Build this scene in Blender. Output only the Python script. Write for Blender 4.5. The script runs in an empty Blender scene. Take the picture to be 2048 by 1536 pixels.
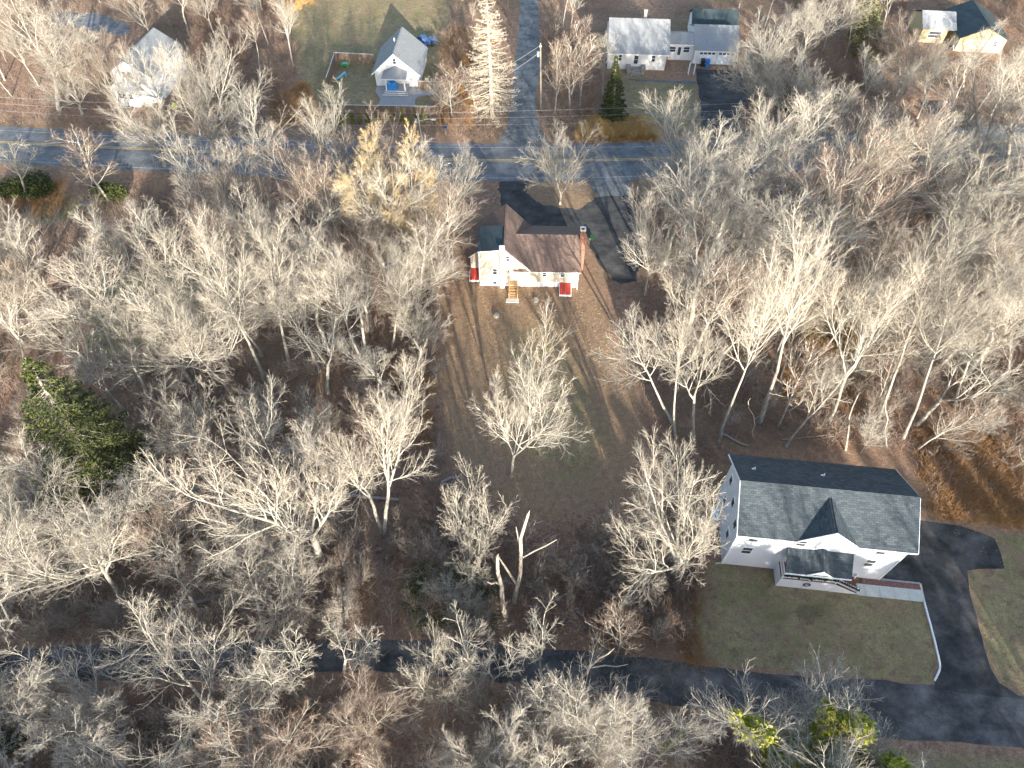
import bpy, math, random
import numpy as np
from mathutils import Vector
SC = bpy.context.scene
COL = SC.collection

# ------------------------------------------------------------------ camera
FPX = 1390.0                      # focal length in photo pixels (2048 wide)
PITCH = math.pi/2 - math.atan(1055/FPX)
CAMH = 60.0
cam_d = bpy.data.cameras.new("camera"); cam = bpy.data.objects.new("camera", cam_d); COL.objects.link(cam)
cam.location = (0, 0, CAMH); cam.rotation_euler = (math.pi/2 - PITCH, 0, 0)
cam_d.sensor_fit = 'HORIZONTAL'; cam_d.sensor_width = 36.0; cam_d.lens = 36.0*FPX/2048
cam_d.clip_start = 0.5; cam_d.clip_end = 3000
SC.camera = cam
# ------------------------------------------------------------------ world
SUN_EL, SUN_AZ = math.radians(14.5), math.radians(167)      # azimuth clockwise from +Y
world = bpy.data.worlds.new("World"); SC.world = world; world.use_nodes = True
wn = world.node_tree; wn.nodes.clear()
wo = wn.nodes.new('ShaderNodeOutputWorld'); wb = wn.nodes.new('ShaderNodeBackground'); ws = wn.nodes.new('ShaderNodeTexSky')
ws.sky_type = 'NISHITA'; ws.sun_disc = False; ws.sun_elevation = SUN_EL; ws.sun_rotation = SUN_AZ
ws.altitude = 60; ws.air_density = 1.0; ws.dust_density = 1.2; ws.ozone_density = 1.0
wb.inputs['Strength'].default_value = 0.15
wn.links.new(ws.outputs[0], wb.inputs[0]); wn.links.new(wb.outputs[0], wo.inputs[0])
# ------------------------------------------------------------------ sun
sd = bpy.data.lights.new("sun", 'SUN'); sd.energy = 4.7; sd.angle = math.radians(0.5); sd.color = (1.0, 0.92, 0.79)
sun = bpy.data.objects.new("sun", sd); COL.objects.link(sun)
tosun = Vector((math.sin(SUN_AZ)*math.cos(SUN_EL), math.cos(SUN_AZ)*math.cos(SUN_EL), math.sin(SUN_EL)))
sun.rotation_euler = tosun.to_track_quat('Z', 'Y').to_euler(); sun.location = (30, -60, 60)
SC.view_settings.view_transform = 'Standard'; SC.view_settings.look = 'None'
SC.view_settings.exposure = 1.75; SC.view_settings.gamma = 1.0

# ------------------------------------------------------------------ photo pixel -> ground
CT, ST = math.cos(PITCH), math.sin(PITCH)
def G(px, py, z=0.0):
    a = (px-1024)/FPX; b = -(py-768)/FPX
    d = np.array([a, CT+b*ST, -ST+b*CT]); t = (z-CAMH)/d[2]
    return np.array([t*d[0], t*d[1], z])
def PX(p):
    x, y, z = p[0], p[1], p[2]-CAMH
    k = y*CT - z*ST
    return 1024+FPX*x/k, 768-FPX*(y*ST+z*CT)/k
def top_of(base, top):
    b = G(*base); best = None
    for i in range(20, 600):
        z = i*0.05; e = abs(PX((b[0], b[1], z))[1]-top[1])
        if best is None or e < best[0]: best = (e, z)
    t = G(top[0], top[1], best[1])
    return b, best[1], float(t[0]-b[0])

# ------------------------------------------------------------------ materials
def nd(nt, t, **k):
    n = nt.nodes.new(t)
    for a, v in k.items(): setattr(n, a, v)
    return n
def base_mat(name, rough=0.8, spec=0.3):
    m = bpy.data.materials.new(name); m.use_nodes = True
    b = m.node_tree.nodes['Principled BSDF']; b.inputs['Roughness'].default_value = rough
    b.inputs['Specular IOR Level'].default_value = spec
    return m, m.node_tree, b
def rgb(c): return (c[0], c[1], c[2], 1)
def coords(nt, scale=(1, 1, 1), kind='Object'):
    tc = nd(nt, 'ShaderNodeTexCoord'); mp = nd(nt, 'ShaderNodeMapping'); mp.inputs['Scale'].default_value = scale
    nt.links.new(tc.outputs[kind], mp.inputs['Vector']); return mp.outputs[0]
def noise(nt, v, s, det=4, rough=0.6):
    n = nd(nt, 'ShaderNodeTexNoise'); n.inputs['Scale'].default_value = s; n.inputs['Detail'].default_value = det
    n.inputs['Roughness'].default_value = rough; nt.links.new(v, n.inputs['Vector']); return n.outputs['Fac']
def ramp(nt, f, stops):
    r = nd(nt, 'ShaderNodeValToRGB'); e = r.color_ramp.elements
    while len(e) < len(stops): e.new(0.5)
    for i, (p, c) in enumerate(stops): e[i].position = p; e[i].color = rgb(c)
    nt.links.new(f, r.inputs[0]); return r.outputs[0]
def mix(nt, f, a, b, mode='MIX'):
    n = nd(nt, 'ShaderNodeMix', data_type='RGBA', blend_type=mode)
    for sck, v in ((n.inputs[0], f), (n.inputs[6], a), (n.inputs[7], b)):
        if isinstance(v, (int, float)): sck.default_value = v
        elif isinstance(v, tuple): sck.default_value = rgb(v)
        else: nt.links.new(v, sck)
    return n.outputs[2]
def mth(nt, op, a, b=0.0, clamp=False):
    n = nd(nt, 'ShaderNodeMath', operation=op, use_clamp=clamp)
    for sck, v in ((n.inputs[0], a), (n.inputs[1], b)):
        if isinstance(v, (int, float)): sck.default_value = v
        else: nt.links.new(v, sck)
    return n.outputs[0]
def bump(nt, b, h, strength=0.5, dist=0.05):
    n = nd(nt, 'ShaderNodeBump'); n.inputs['Strength'].default_value = strength; n.inputs['Distance'].default_value = dist
    nt.links.new(h, n.inputs['Height']); nt.links.new(n.outputs[0], b.inputs['Normal'])
def noisy(name, c1, c2, scale=4, rough=0.8, spec=0.3, sc3=(1, 1, 1), bstr=0.0, lo=0.35, hi=0.65, det=5, fine=None):
    m, nt, b = base_mat(name, rough, spec); v = coords(nt, sc3); f = noise(nt, v, scale, det)
    c = ramp(nt, f, [(lo, c1), (hi, c2)])
    if fine:
        g = noise(nt, v, fine[0], 3, 0.7); c = mix(nt, fine[1], c, ramp(nt, g, [(0.35, (0.25,)*3), (0.65, (0.85,)*3)]), 'OVERLAY')
    nt.links.new(c, b.inputs['Base Color'])
    if bstr: bump(nt, b, f, bstr)
    return m
def bark(name, dark, light, rnd=0.25):
    m, nt, b = base_mat(name, 0.9, 0.15); v = coords(nt, (1, 1, 0.3)); f = noise(nt, v, 5, 5, 0.7)
    c = ramp(nt, f, [(0.36, dark), (0.62, light)])
    oi = nd(nt, 'ShaderNodeObjectInfo'); k = mth(nt, 'MULTIPLY_ADD', oi.outputs['Random'], rnd)
    k.node.inputs[2].default_value = 1-rnd
    c = mix(nt, 1.0, c, (1, 1, 1), 'MULTIPLY'); mm = c.node
    hs = nd(nt, 'ShaderNodeHueSaturation'); nt.links.new(c, hs.inputs['Color']); nt.links.new(k, hs.inputs['Value'])
    nt.links.new(hs.outputs[0], b.inputs['Base Color']); bump(nt, b, f, 0.4, 0.03); return m
def siding(name, col, pitch=0.12, dark=0.8):
    m, nt, b = base_mat(name, 0.5, 0.3); v = coords(nt)
    sx = nd(nt, 'ShaderNodeSeparateXYZ'); nt.links.new(v, sx.inputs[0])
    fr = mth(nt, 'FRACT', mth(nt, 'DIVIDE', sx.outputs['Z'], pitch))
    gap = mth(nt, 'GREATER_THAN', fr, 0.88)
    n = noise(nt, v, 1.3, 3); c0 = ramp(nt, n, [(0.3, tuple(x*0.9 for x in col)), (0.7, col)])
    c = mix(nt, gap, c0, tuple(x*dark for x in col)); nt.links.new(c, b.inputs['Base Color'])
    bump(nt, b, fr, 0.25, 0.01); return m
def shingle(name, a, bcol, c3, sx=0.5, sy=0.22, along='X', stain=0.05):
    # laminated shingles: small tabs of different tones, laid in courses down the slope
    m, nt, b = base_mat(name, 0.85, 0.2)
    geo = nd(nt, 'ShaderNodeTexCoord'); sp = nd(nt, 'ShaderNodeSeparateXYZ'); nt.links.new(geo.outputs['Object'], sp.inputs[0])
    cb = nd(nt, 'ShaderNodeCombineXYZ')
    nt.links.new(sp.outputs['X' if along == 'X' else 'Y'], cb.inputs[0])
    q = mth(nt, 'ADD', sp.outputs['Y' if along == 'X' else 'X'], mth(nt, 'MULTIPLY', sp.outputs['Z'], 0.35)); nt.links.new(q, cb.inputs[1])
    br = nd(nt, 'ShaderNodeTexBrick'); br.offset = 0.5; br.inputs['Scale'].default_value = 1.0
    br.inputs['Brick Width'].default_value = sx; br.inputs['Row Height'].default_value = sy; br.inputs['Mortar Size'].default_value = 0.012
    br.inputs['Color1'].default_value = rgb(a); br.inputs['Color2'].default_value = rgb(bcol); br.inputs['Mortar'].default_value = rgb(tuple(x*0.55 for x in a))
    br.inputs['Bias'].default_value = 0.0
    nt.links.new(cb.outputs[0], br.inputs['Vector'])
    n = noise(nt, geo.outputs['Object'], 9, 3, 0.7); n2 = noise(nt, geo.outputs['Object'], 0.6, 4, 0.6)
    c = mix(nt, ramp(nt, n, [(0.52, (0, 0, 0)), (0.6, (1, 1, 1))]), br.outputs['Color'], c3)
    c = mix(nt, stain, c, ramp(nt, n2, [(0.35, (0.1,)*3), (0.65, (0.9,)*3)]), 'OVERLAY')
    nt.links.new(c, b.inputs['Base Color']); bump(nt, b, br.outputs['Fac'], 0.3, 0.01); return m
def asphalt(name, c1, c2, cr=0.0, patch=0.25):
    m, nt, b = base_mat(name, 0.85, 0.25); v = coords(nt)
    f = noise(nt, v, 0.35, 6, 0.65); g = noise(nt, v, 9, 2, 0.8)
    st = noise(nt, coords(nt, (0.55, 0.8, 1)), 0.8, 6, 0.7)
    c = ramp(nt, f, [(0.35, c1), (0.68, c2)])
    c = mix(nt, patch, c, ramp(nt, st, [(0.35, (0.2,)*3), (0.65, (0.85,)*3)]), 'OVERLAY')
    c = mix(nt, 0.25, c, ramp(nt, g, [(0.3, (0.2,)*3), (0.7, (0.8,)*3)]), 'OVERLAY')
    if cr:
        vo = nd(nt, 'ShaderNodeTexVoronoi', feature='DISTANCE_TO_EDGE'); vo.inputs['Scale'].default_value = 0.45
        w = nd(nt, 'ShaderNodeVectorMath', operation='ADD'); nt.links.new(v, w.inputs[0])
        nn = nd(nt, 'ShaderNodeTexNoise'); nn.inputs['Scale'].default_value = 1.5; nt.links.new(v, nn.inputs['Vector']); nt.links.new(nn.outputs['Color'], w.inputs[1])
        nt.links.new(w.outputs[0], vo.inputs['Vector'])
        ck = ramp(nt, vo.outputs['Distance'], [(0.0, (1, 1, 1)), (0.03, (0, 0, 0))])
        c = mix(nt, mth(nt, 'MULTIPLY', ck, cr), c, (0.02, 0.021, 0.023))
    nt.links.new(c, b.inputs['Base Color']); bump(nt, b, g, 0.3, 0.02); return m
M = {}
M['white'] = noisy('white_paint', (0.74, 0.75, 0.76), (0.82, 0.82, 0.82), 3, 0.5)
M['white_siding'] = siding('white_vinyl_siding', (0.72, 0.74, 0.77))
M['old_white'] = siding('old_white_clapboard', (0.72, 0.72, 0.70), 0.13, 0.75)
M['beige'] = siding('beige_vinyl_siding', (0.66, 0.58, 0.46))
M['yellow'] = siding('yellow_siding', (0.50, 0.43, 0.26), 0.2)
M['glass'] = noisy('window_glass', (0.03, 0.035, 0.04), (0.07, 0.08, 0.09), 2, 0.15, 0.6)
M['blind'] = noisy('window_blind', (0.40, 0.40, 0.34), (0.5, 0.5, 0.42), 6, 0.6)
M['brown_sh'] = shingle('brown_shingles', (0.15, 0.103, 0.085), (0.20, 0.14, 0.11), (0.13, 0.095, 0.085), 0.4, 0.2)
M['slate_sh'] = shingle('charcoal_shingles', (0.038, 0.05, 0.06), (0.078, 0.092, 0.10), (0.046, 0.06, 0.072), 0.42, 0.19)
M['slate_sh2'] = shingle('charcoal_shingles_gable', (0.038, 0.05, 0.06), (0.078, 0.092, 0.10), (0.046, 0.06, 0.072), 0.42, 0.19, 'Y')
M['grey_sh'] = shingle('grey_shingles', (0.24, 0.25, 0.26), (0.29, 0.30, 0.30), (0.23, 0.24, 0.25), 0.3, 0.14)
M['grey_sh2'] = shingle('grey_shingles_church', (0.20, 0.21, 0.22), (0.25, 0.26, 0.26), (0.19, 0.2, 0.21), 0.3, 0.14, 'Y')
M['dark_roll'] = noisy('dark_roll_roofing', (0.022, 0.036, 0.042), (0.035, 0.052, 0.058), 1.2, 0.7, 0.3, fine=(20, .2))
M['red'] = noisy('red_steel', (0.38, 0.045, 0.03), (0.45, 0.055, 0.035), 2, 0.45, 0.4)
M['brick'] = noisy('red_brick', (0.20, 0.09, 0.065), (0.31, 0.155, 0.11), 7, 0.9)
M['wood'] = noisy('new_lumber', (0.44, 0.27, 0.12), (0.58, 0.38, 0.19), 4, 0.7, sc3=(1, 4, 4))
M['deck'] = noisy('red_deck_boards', (0.16, 0.055, 0.045), (0.23, 0.08, 0.065), 5, 0.7, sc3=(1, 9, 1))
M['lattice'] = siding('white_lattice', (0.78, 0.79, 0.82), 0.1, 0.72)
M['concrete'] = noisy('concrete', (0.42, 0.42, 0.38), (0.52, 0.51, 0.46), 1.5, 0.85, fine=(12, .2))
M['stone'] = noisy('field_stone', (0.17, 0.16, 0.14), (0.32, 0.30, 0.27), 2.5, 0.9, bstr=0.5)
M['fence'] = noisy('weathered_fence_boards', (0.12, 0.085, 0.065), (0.27, 0.20, 0.15), 1.0, 0.85, sc3=(9, 9, 0.5))
M['pole'] = noisy('weathered_pole_wood', (0.20, 0.17, 0.13), (0.32, 0.27, 0.22), 3, 0.9, sc3=(3, 3, .4))
M['dark'] = noisy('dark_metal', (0.02, 0.02, 0.022), (0.04, 0.04, 0.045), 3, 0.5)
M['steel'] = noisy('galvanised_steel', (0.25, 0.26, 0.27), (0.36, 0.36, 0.36), 3, 0.4, 0.5)
M['tarp'] = noisy('blue_tarp', (0.01, 0.16, 0.5), (0.03, 0.3, 0.68), 3, 0.4, 0.5, bstr=1.0)
M['blue'] = noisy('blue_plastic', (0.02, 0.16, 0.5), (0.03, 0.2, 0.58), 3, 0.4, 0.5)
M['sky_plastic'] = noisy('light_blue_plastic', (0.1, 0.45, 0.62), (0.14, 0.5, 0.66), 3, 0.4, 0.5)
M['green_plastic'] = noisy('green_plastic', (0.02, 0.26, 0.1), (0.03, 0.32, 0.13), 3, 0.4, 0.5)
M['navy'] = noisy('navy_car_paint', (0.02, 0.06, 0.16), (0.03, 0.08, 0.2), 3, 0.3, 0.6)
M['hivis'] = noisy('yellow_green_sign', (0.62, 0.7, 0.02), (0.66, 0.74, 0.04), 3, 0.5)
M['orange'] = noisy('orange_paint', (0.62, 0.2, 0.04), (0.7, 0.26, 0.06), 3, 0.5)
M['yline'] = noisy('yellow_road_line', (0.42, 0.29, 0.10), (0.6, 0.42, 0.15), 3, 0.8)
M['wline'] = noisy('white_road_line', (0.2, 0.2, 0.2), (0.42, 0.42, 0.4), 3, 0.8, lo=0.42, hi=0.6)
M['mulch'] = noisy('red_mulch', (0.12, 0.055, 0.045), (0.26, 0.14, 0.12), 9, 0.95, bstr=0.6)
M['paver'] = noisy('grey_pavers', (0.24, 0.24, 0.25), (0.32, 0.32, 0.32), 6, 0.85)
M['road'] = asphalt('road_asphalt', (0.10, 0.107, 0.116), (0.16, 0.167, 0.175), 0.12, 0.5)
M['drive'] = asphalt('fresh_driveway_asphalt', (0.022, 0.0225, 0.024), (0.08, 0.077, 0.074), 0.25, 0.7)
M['drive2'] = asphalt('worn_driveway_asphalt', (0.028, 0.029, 0.031), (0.08, 0.076, 0.073), 0.2, 0.6)
M['lane'] = asphalt('lane_asphalt', (0.042, 0.043, 0.045), (0.115, 0.11, 0.105), 0.35, 0.75)
M['old_road'] = asphalt('cracked_side_road', (0.10, 0.11, 0.115), (0.19, 0.19, 0.185), 0.75, 0.5)
M['bark'] = bark('pale_grey_bark', (0.22, 0.205, 0.18), (0.46, 0.43, 0.37), 0.25)
M['limb'] = bark('pale_limb_bark', (0.36, 0.335, 0.28), (0.64, 0.60, 0.51), 0.35)
M['twig'] = bark('tan_twig_bark', (0.29, 0.24, 0.20), (0.48, 0.41, 0.34), 0.4)
M['brown_twig'] = bark('brown_twig_bark', (0.22, 0.15, 0.115), (0.36, 0.26, 0.20), 0.3)
M['gold_twig'] = bark('golden_twig_bark', (0.48, 0.35, 0.17), (0.66, 0.51, 0.29), 0.1)
M['snag'] = bark('bare_snag_wood', (0.30, 0.25, 0.20), (0.48, 0.42, 0.35), 0.1)
M['log'] = bark('fallen_log_bark', (0.26, 0.22, 0.19), (0.42, 0.37, 0.32), 0.1)
def foliage(name, a, b_, hue=0.06):
    m, nt, b = base_mat(name, 0.7, 0.2); v = coords(nt); f = noise(nt, v, 1.2, 4, 0.7)
    c = ramp(nt, f, [(0.35, a), (0.65, b_)]); nt.links.new(c, b.inputs['Base Color']); return m
M['spruce'] = foliage('spruce_needles', (0.025, 0.04, 0.016), (0.10, 0.11, 0.03))
M['yew'] = foliage('dark_yew_needles', (0.035, 0.05, 0.018), (0.09, 0.10, 0.03))
M['arbor'] = foliage('arborvitae_sprays', (0.11, 0.12, 0.02), (0.28, 0.26, 0.04))
M['ivy'] = foliage('ivy_leaves', (0.14, 0.16, 0.02), (0.42, 0.40, 0.05))
M['pine'] = foliage('faded_pine_needles', (0.14, 0.14, 0.07), (0.25, 0.24, 0.12))
M['larch'] = bark('dry_conifer_twigs', (0.40, 0.345, 0.26), (0.60, 0.53, 0.42), 0.1)
M['garland'] = foliage('garland_green', (0.01, 0.05, 0.025), (0.02, 0.09, 0.04))
M['brush'] = bark('thicket_twigs', (0.24, 0.165, 0.13), (0.42, 0.32, 0.26), 0.2)
M['rust'] = bark('rusty_leaf_brush', (0.34, 0.18, 0.075), (0.52, 0.31, 0.14), 0.2)
M['straw'] = bark('golden_straw', (0.50, 0.32, 0.12), (0.70, 0.48, 0.20), 0.2)

# ------------------------------------------------------------------ mesh helpers
class MB:
    def __init__(s): s.v = []; s.f = []; s.m = []; s.mats = []
    def mi(s, m):
        if m not in s.mats: s.mats.append(m)
        return s.mats.index(m)
    def poly(s, pts, m):
        i = len(s.v); s.v += [tuple(p) for p in pts]; s.f.append(tuple(range(i, i+len(pts)))); s.m.append(s.mi(m))
    def hexa(s, a, b, m):       # a, b: 4 pts each (bottom, top), same winding seen from above ccw
        i = len(s.v); s.v += [tuple(p) for p in a]+[tuple(p) for p in b]; k = s.mi(m); n = len(a)
        s.f.append(tuple(range(i+n-1, i-1, -1))); s.m.append(k)
        s.f.append(tuple(range(i+n, i+2*n))); s.m.append(k)
        for j in range(n):
            q = (j+1) % n; s.f.append((i+j, i+q, i+n+q, i+n+j)); s.m.append(k)
        return s
    def box(s, x0, x1, y0, y1, z0, z1, m):
        return s.hexa([(x0, y0, z0), (x1, y0, z0), (x1, y1, z0), (x0, y1, z0)], [(x0, y0, z1), (x1, y0, z1), (x1, y1, z1), (x0, y1, z1)], m)
    def prism_y(s, prof, y0, y1, m):   # prof in xz ccw seen from -y
        return s.hexa([(x, y0, z) for x, z in prof][::-1], [(x, y1, z) for x, z in prof][::-1], m)
    def prism_x(s, prof, x0, x1, m):   # prof in yz
        return s.hexa([(x0, y, z) for y, z in prof][::-1], [(x1, y, z) for y, z in prof][::-1], m)
    def slab(s, q, t, m):              # q: 4 pts ccw from above on the underside
        a, b, c = Vector(q[0]), Vector(q[1]), Vector(q[2]); n = (b-a).cross(c-a).normalized()
        if n.z < 0: n = -n; q = q[::-1]
        return s.hexa(q, [tuple(Vector(p)+n*t) for p in q], m)
    def tube(s, pts, rs, k, m, cap=True):
        base = len(s.v); mi = s.mi(m); n = len(pts)
        for j, p in enumerate(pts):
            p = Vector(p); d = (Vector(pts[min(j+1, n-1)])-Vector(pts[max(j-1, 0)])).normalized()
            u = d.cross(Vector((0.31, 0.17, 0.93))); 
            if u.length < 1e-3: u = d.cross(Vector((1, 0, 0)))
            u.normalize(); w = d.cross(u); r = rs[j] if hasattr(rs, '__len__') else rs
            for q in range(k):
                a = 2*math.pi*q/k; s.v.append(tuple(p+u*math.cos(a)*r+w*math.sin(a)*r))
        for j in range(n-1):
            for q in range(k):
                a = base+j*k+q; b = base+j*k+(q+1) % k; s.f.append((a, b, b+k, a+k)); s.m.append(mi)
        if cap:
            s.f.append(tuple(base+q for q in range(k))[::-1]); s.m.append(mi)
            s.f.append(tuple(base+(n-1)*k+q for q in range(k))); s.m.append(mi)
        return s
    def build(s, name, parent=None, smooth=False, bevel=0):
        me = bpy.data.meshes.new(name); me.from_pydata(s.v, [], s.f); 
        for m in s.mats: me.materials.append(m)
        me.polygons.foreach_set('material_index', s.m)
        if smooth: me.polygons.foreach_set('use_smooth', [True]*len(s.f))
        me.update(); o = bpy.data.objects.new(name, me); COL.objects.link(o)
        if parent is not None: o.parent = parent
        return o
def tag(o, label=None, cat=None, group=None, kind=None):
    for k, v in (('label', label), ('category', cat), ('group', group), ('kind', kind)):
        if v: o[k] = v
    return o
def thing(name, label, cat, loc=(0, 0, 0), rz=0.0, group=None):
    o = bpy.data.objects.new(name, None); COL.objects.link(o); o.location = loc; o.rotation_euler = (0, 0, rz); o.empty_display_size = 0.5
    return tag(o, label, cat, group)
def one(name, mb, label, cat, group=None, loc=None, rz=0, **k):
    o = mb.build(name, **k); tag(o, label, cat, group)
    if loc is not None: o.location = loc; o.rotation_euler = (0, 0, rz)
    return o
def copy_tree(o, parent=None):
    c = o.copy(); COL.objects.link(c); c.parent = parent
    for ch in list(o.children): copy_tree(ch, c)
    return c

# ------------------------------------------------------------------ zones on the ground (photo pixels -> world)
def W(poly): return np.array([G(x, y)[:2] for x, y in poly])
def smooth_line(pts, n=8):
    P_ = np.array(pts, float); out = []
    for i in range(len(P_)-1):
        p0 = P_[max(i-1, 0)]; p1 = P_[i]; p2 = P_[i+1]; p3 = P_[min(i+2, len(P_)-1)]
        for t in np.linspace(0, 1, n, endpoint=False):
            out.append(0.5*((2*p1)+(-p0+p2)*t+(2*p0-5*p1+4*p2-p3)*t*t+(-p0+3*p1-3*p2+p3)*t**3))
    out.append(P_[-1]); return np.array(out)
def inside(p, poly):
    x, y = p[..., 0], p[..., 1]; r = np.zeros(x.shape, bool); n = len(poly); j = n-1
    for i in range(n):
        xi, yi = poly[i]; xj, yj = poly[j]
        with np.errstate(divide='ignore', invalid='ignore'):
            c = ((yi > y) != (yj > y)) & (x < (xj-xi)*(y-yi)/(yj-yi+1e-12)+xi)
        r ^= c; j = i
    return r
def dist_edge(p, poly):
    d = np.full(p.shape[:-1], 1e9); n = len(poly)
    for i in range(n):
        a = poly[i]; b = poly[(i+1) % n]; ab = b-a; t = np.clip(((p-a)@ab)/(ab@ab+1e-9), 0, 1)
        d = np.minimum(d, np.linalg.norm(p-(a+t[..., None]*ab), axis=-1))
    return d
def signed(p, poly):
    d = dist_edge(p, poly); return np.where(inside(p, poly), d, -d)

ROAD_T = [(-900, 195), (-400, 225), (0, 252), (400, 272), (640, 282), (1000, 287), (1300, 284), (1600, 270), (2048, 248), (2500, 215), (3000, 175)]
ROAD_B = [(-900, 260), (-400, 297), (0, 325), (200, 337), (400, 347), (660, 358), (1000, 362), (1200, 361), (1400, 352), (1600, 344), (2048, 320), (2500, 285), (3000, 240)]
YEL = [(-900, 225), (-400, 257), (0, 284), (400, 303), (660, 314), (1024, 321), (1280, 318), (1590, 303), (2048, 282), (2500, 248), (3000, 205)]
LANE_T = [(-700, 1330), (-300, 1320), (0, 1303), (350, 1283), (640, 1276), (900, 1285), (1100, 1296), (1400, 1330), (1600, 1352), (1870, 1372), (2048, 1392), (2400, 1440), (2800, 1490)]
LANE_B = [(-700, 1400), (-300, 1395), (0, 1376), (300, 1357), (640, 1342), (900, 1352), (1100, 1376), (1300, 1405), (1500, 1432), (1700, 1468), (2048, 1497), (2400, 1540), (2800, 1590)]
DRIVE_A = [(1003, 361), (1052, 361), (1056, 385), (1073, 402), (1110, 415), (1150, 418), (1180, 406), (1196, 392), (1262, 390), (1276, 430), (1284, 480), (1286, 530), (1262, 566), (1226, 560), (1200, 530), (1186, 500), (1172, 470), (1165, 470), (1150, 500), (1040, 500), (1010, 430), (1003, 400), (999, 380)]
DRIVE_B = [(1780, 1042), (1840, 1042), (1917, 1051), (1962, 1065), (1989, 1078), (2000, 1105), (2010, 1138), (1960, 1137), (1934, 1141), (1936, 1165), (1941, 1191), (1963, 1274), (1980, 1335), (1998, 1366), (2040, 1392), (2046, 1398), (1868, 1380), (1870, 1360), (1879, 1329), (1850, 1203), (1844, 1167), (1760, 1155), (1740, 1120)]
SIDE = [(1041, -60), (1074, -60), (1075, 0), (1079, 100), (1080, 140), (1070, 205), (1078, 250), (1092, 288), (1000, 289), (1014, 250), (1022, 205), (1028, 140), (1038, 60)]
APRON = [(1176, 360), (1262, 358), (1262, 391), (1196, 393), (1186, 380)]
TLDRIVE = [(100, 22), (200, 28), (262, 50), (250, 74), (170, 58), (100, 45)]
RDRIVE = [(1392, 138), (1480, 140), (1500, 200), (1470, 270), (1405, 275), (1400, 200)]
RDRIVE2 = [(1830, 200), (1900, 200), (2048, 262), (1900, 262)]
ISLAND = [(1056, 363), (1178, 363), (1190, 382), (1180, 404), (1150, 416), (1110, 413), (1073, 400), (1058, 385)]
YARD = [(870, 690), (930, 575), (1190, 575), (1205, 620), (1240, 700), (1290, 830), (1290, 900), (1240, 1000), (1100, 1040), (960, 1000), (905, 900), (880, 800)]
YARDLAWN = [(1010, 640), (1130, 640), (1190, 760), (1240, 880), (1190, 990), (1080, 1000), (1010, 900), (980, 760)]
LAWN_W = [(1400, 1135), (1440, 1120), (1560, 1150), (1850, 1190), (1875, 1310), (1862, 1368), (1400, 1325), (1385, 1240)]
LAWN_E = [(1845, 1035), (1990, 1070), (2048, 1060), (2250, 1080), (2250, 1420), (2048, 1390), (1995, 1362), (1963, 1274), (1938, 1180), (1930, 1140), (2010, 1140)]
LAWN_L = [(170, 560), (260, 540), (420, 500), (440, 620), (380, 690), (250, 720), (170, 700)]
LAWN_L2 = [(0, 410), (230, 380), (330, 400), (200, 440), (0, 470)]
LAWN_L3 = [(-200, 850), (40, 850), (90, 920), (60, 1010), (-200, 1010)]
LAWN_CH = [(560, 40), (640, 0), (700, -60), (900, -60), (900, 60), (880, 100), (860, 215), (640, 215), (600, 150), (590, 90)]
LAWN_RN = [(1245, 150), (1395, 165), (1400, 270), (1250, 235)]
LAWN_BL = [(100, 1500), (330, 1440), (420, 1480), (400, 1600), (0, 1600), (0, 1530)]
LAWN_BR = [(1740, 1490), (2250, 1520), (2250, 1700), (1740, 1700)]
LAWN_TR = [(1380, -40), (1480, 0), (1500, 60), (1330, 60)]
GREEN = [(820, 1130), (960, 1120), (1010, 1180), (1000, 1240), (830, 1260), (800, 1200)]
GREEN2 = [(255, 980), (320, 985), (330, 1040), (260, 1040)]
RUST = [[(1380, 1130), (1440, 1130), (1420, 1330), (1370, 1320)], [(1180, 230), (1330, 240), (1310, 285), (1150, 285)], [(870, 50), (1000, 60), (960, 170), (880, 140)], [(780, 720), (870, 760), (860, 900), (760, 850)], [(1560, 560), (1760, 600), (1740, 830), (1560, 800)], [(1830, 860), (2060, 880), (2060, 1060), (1860, 1030)], [(0, 380), (130, 360), (130, 430), (0, 440)], [(540, 200), (620, 150), (650, 240), (540, 260)]]
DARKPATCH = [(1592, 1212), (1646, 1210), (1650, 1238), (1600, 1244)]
DIRT2 = [(1700, 1210), (1830, 1215), (1860, 1320), (1780, 1360), (1740, 1290)]

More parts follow.
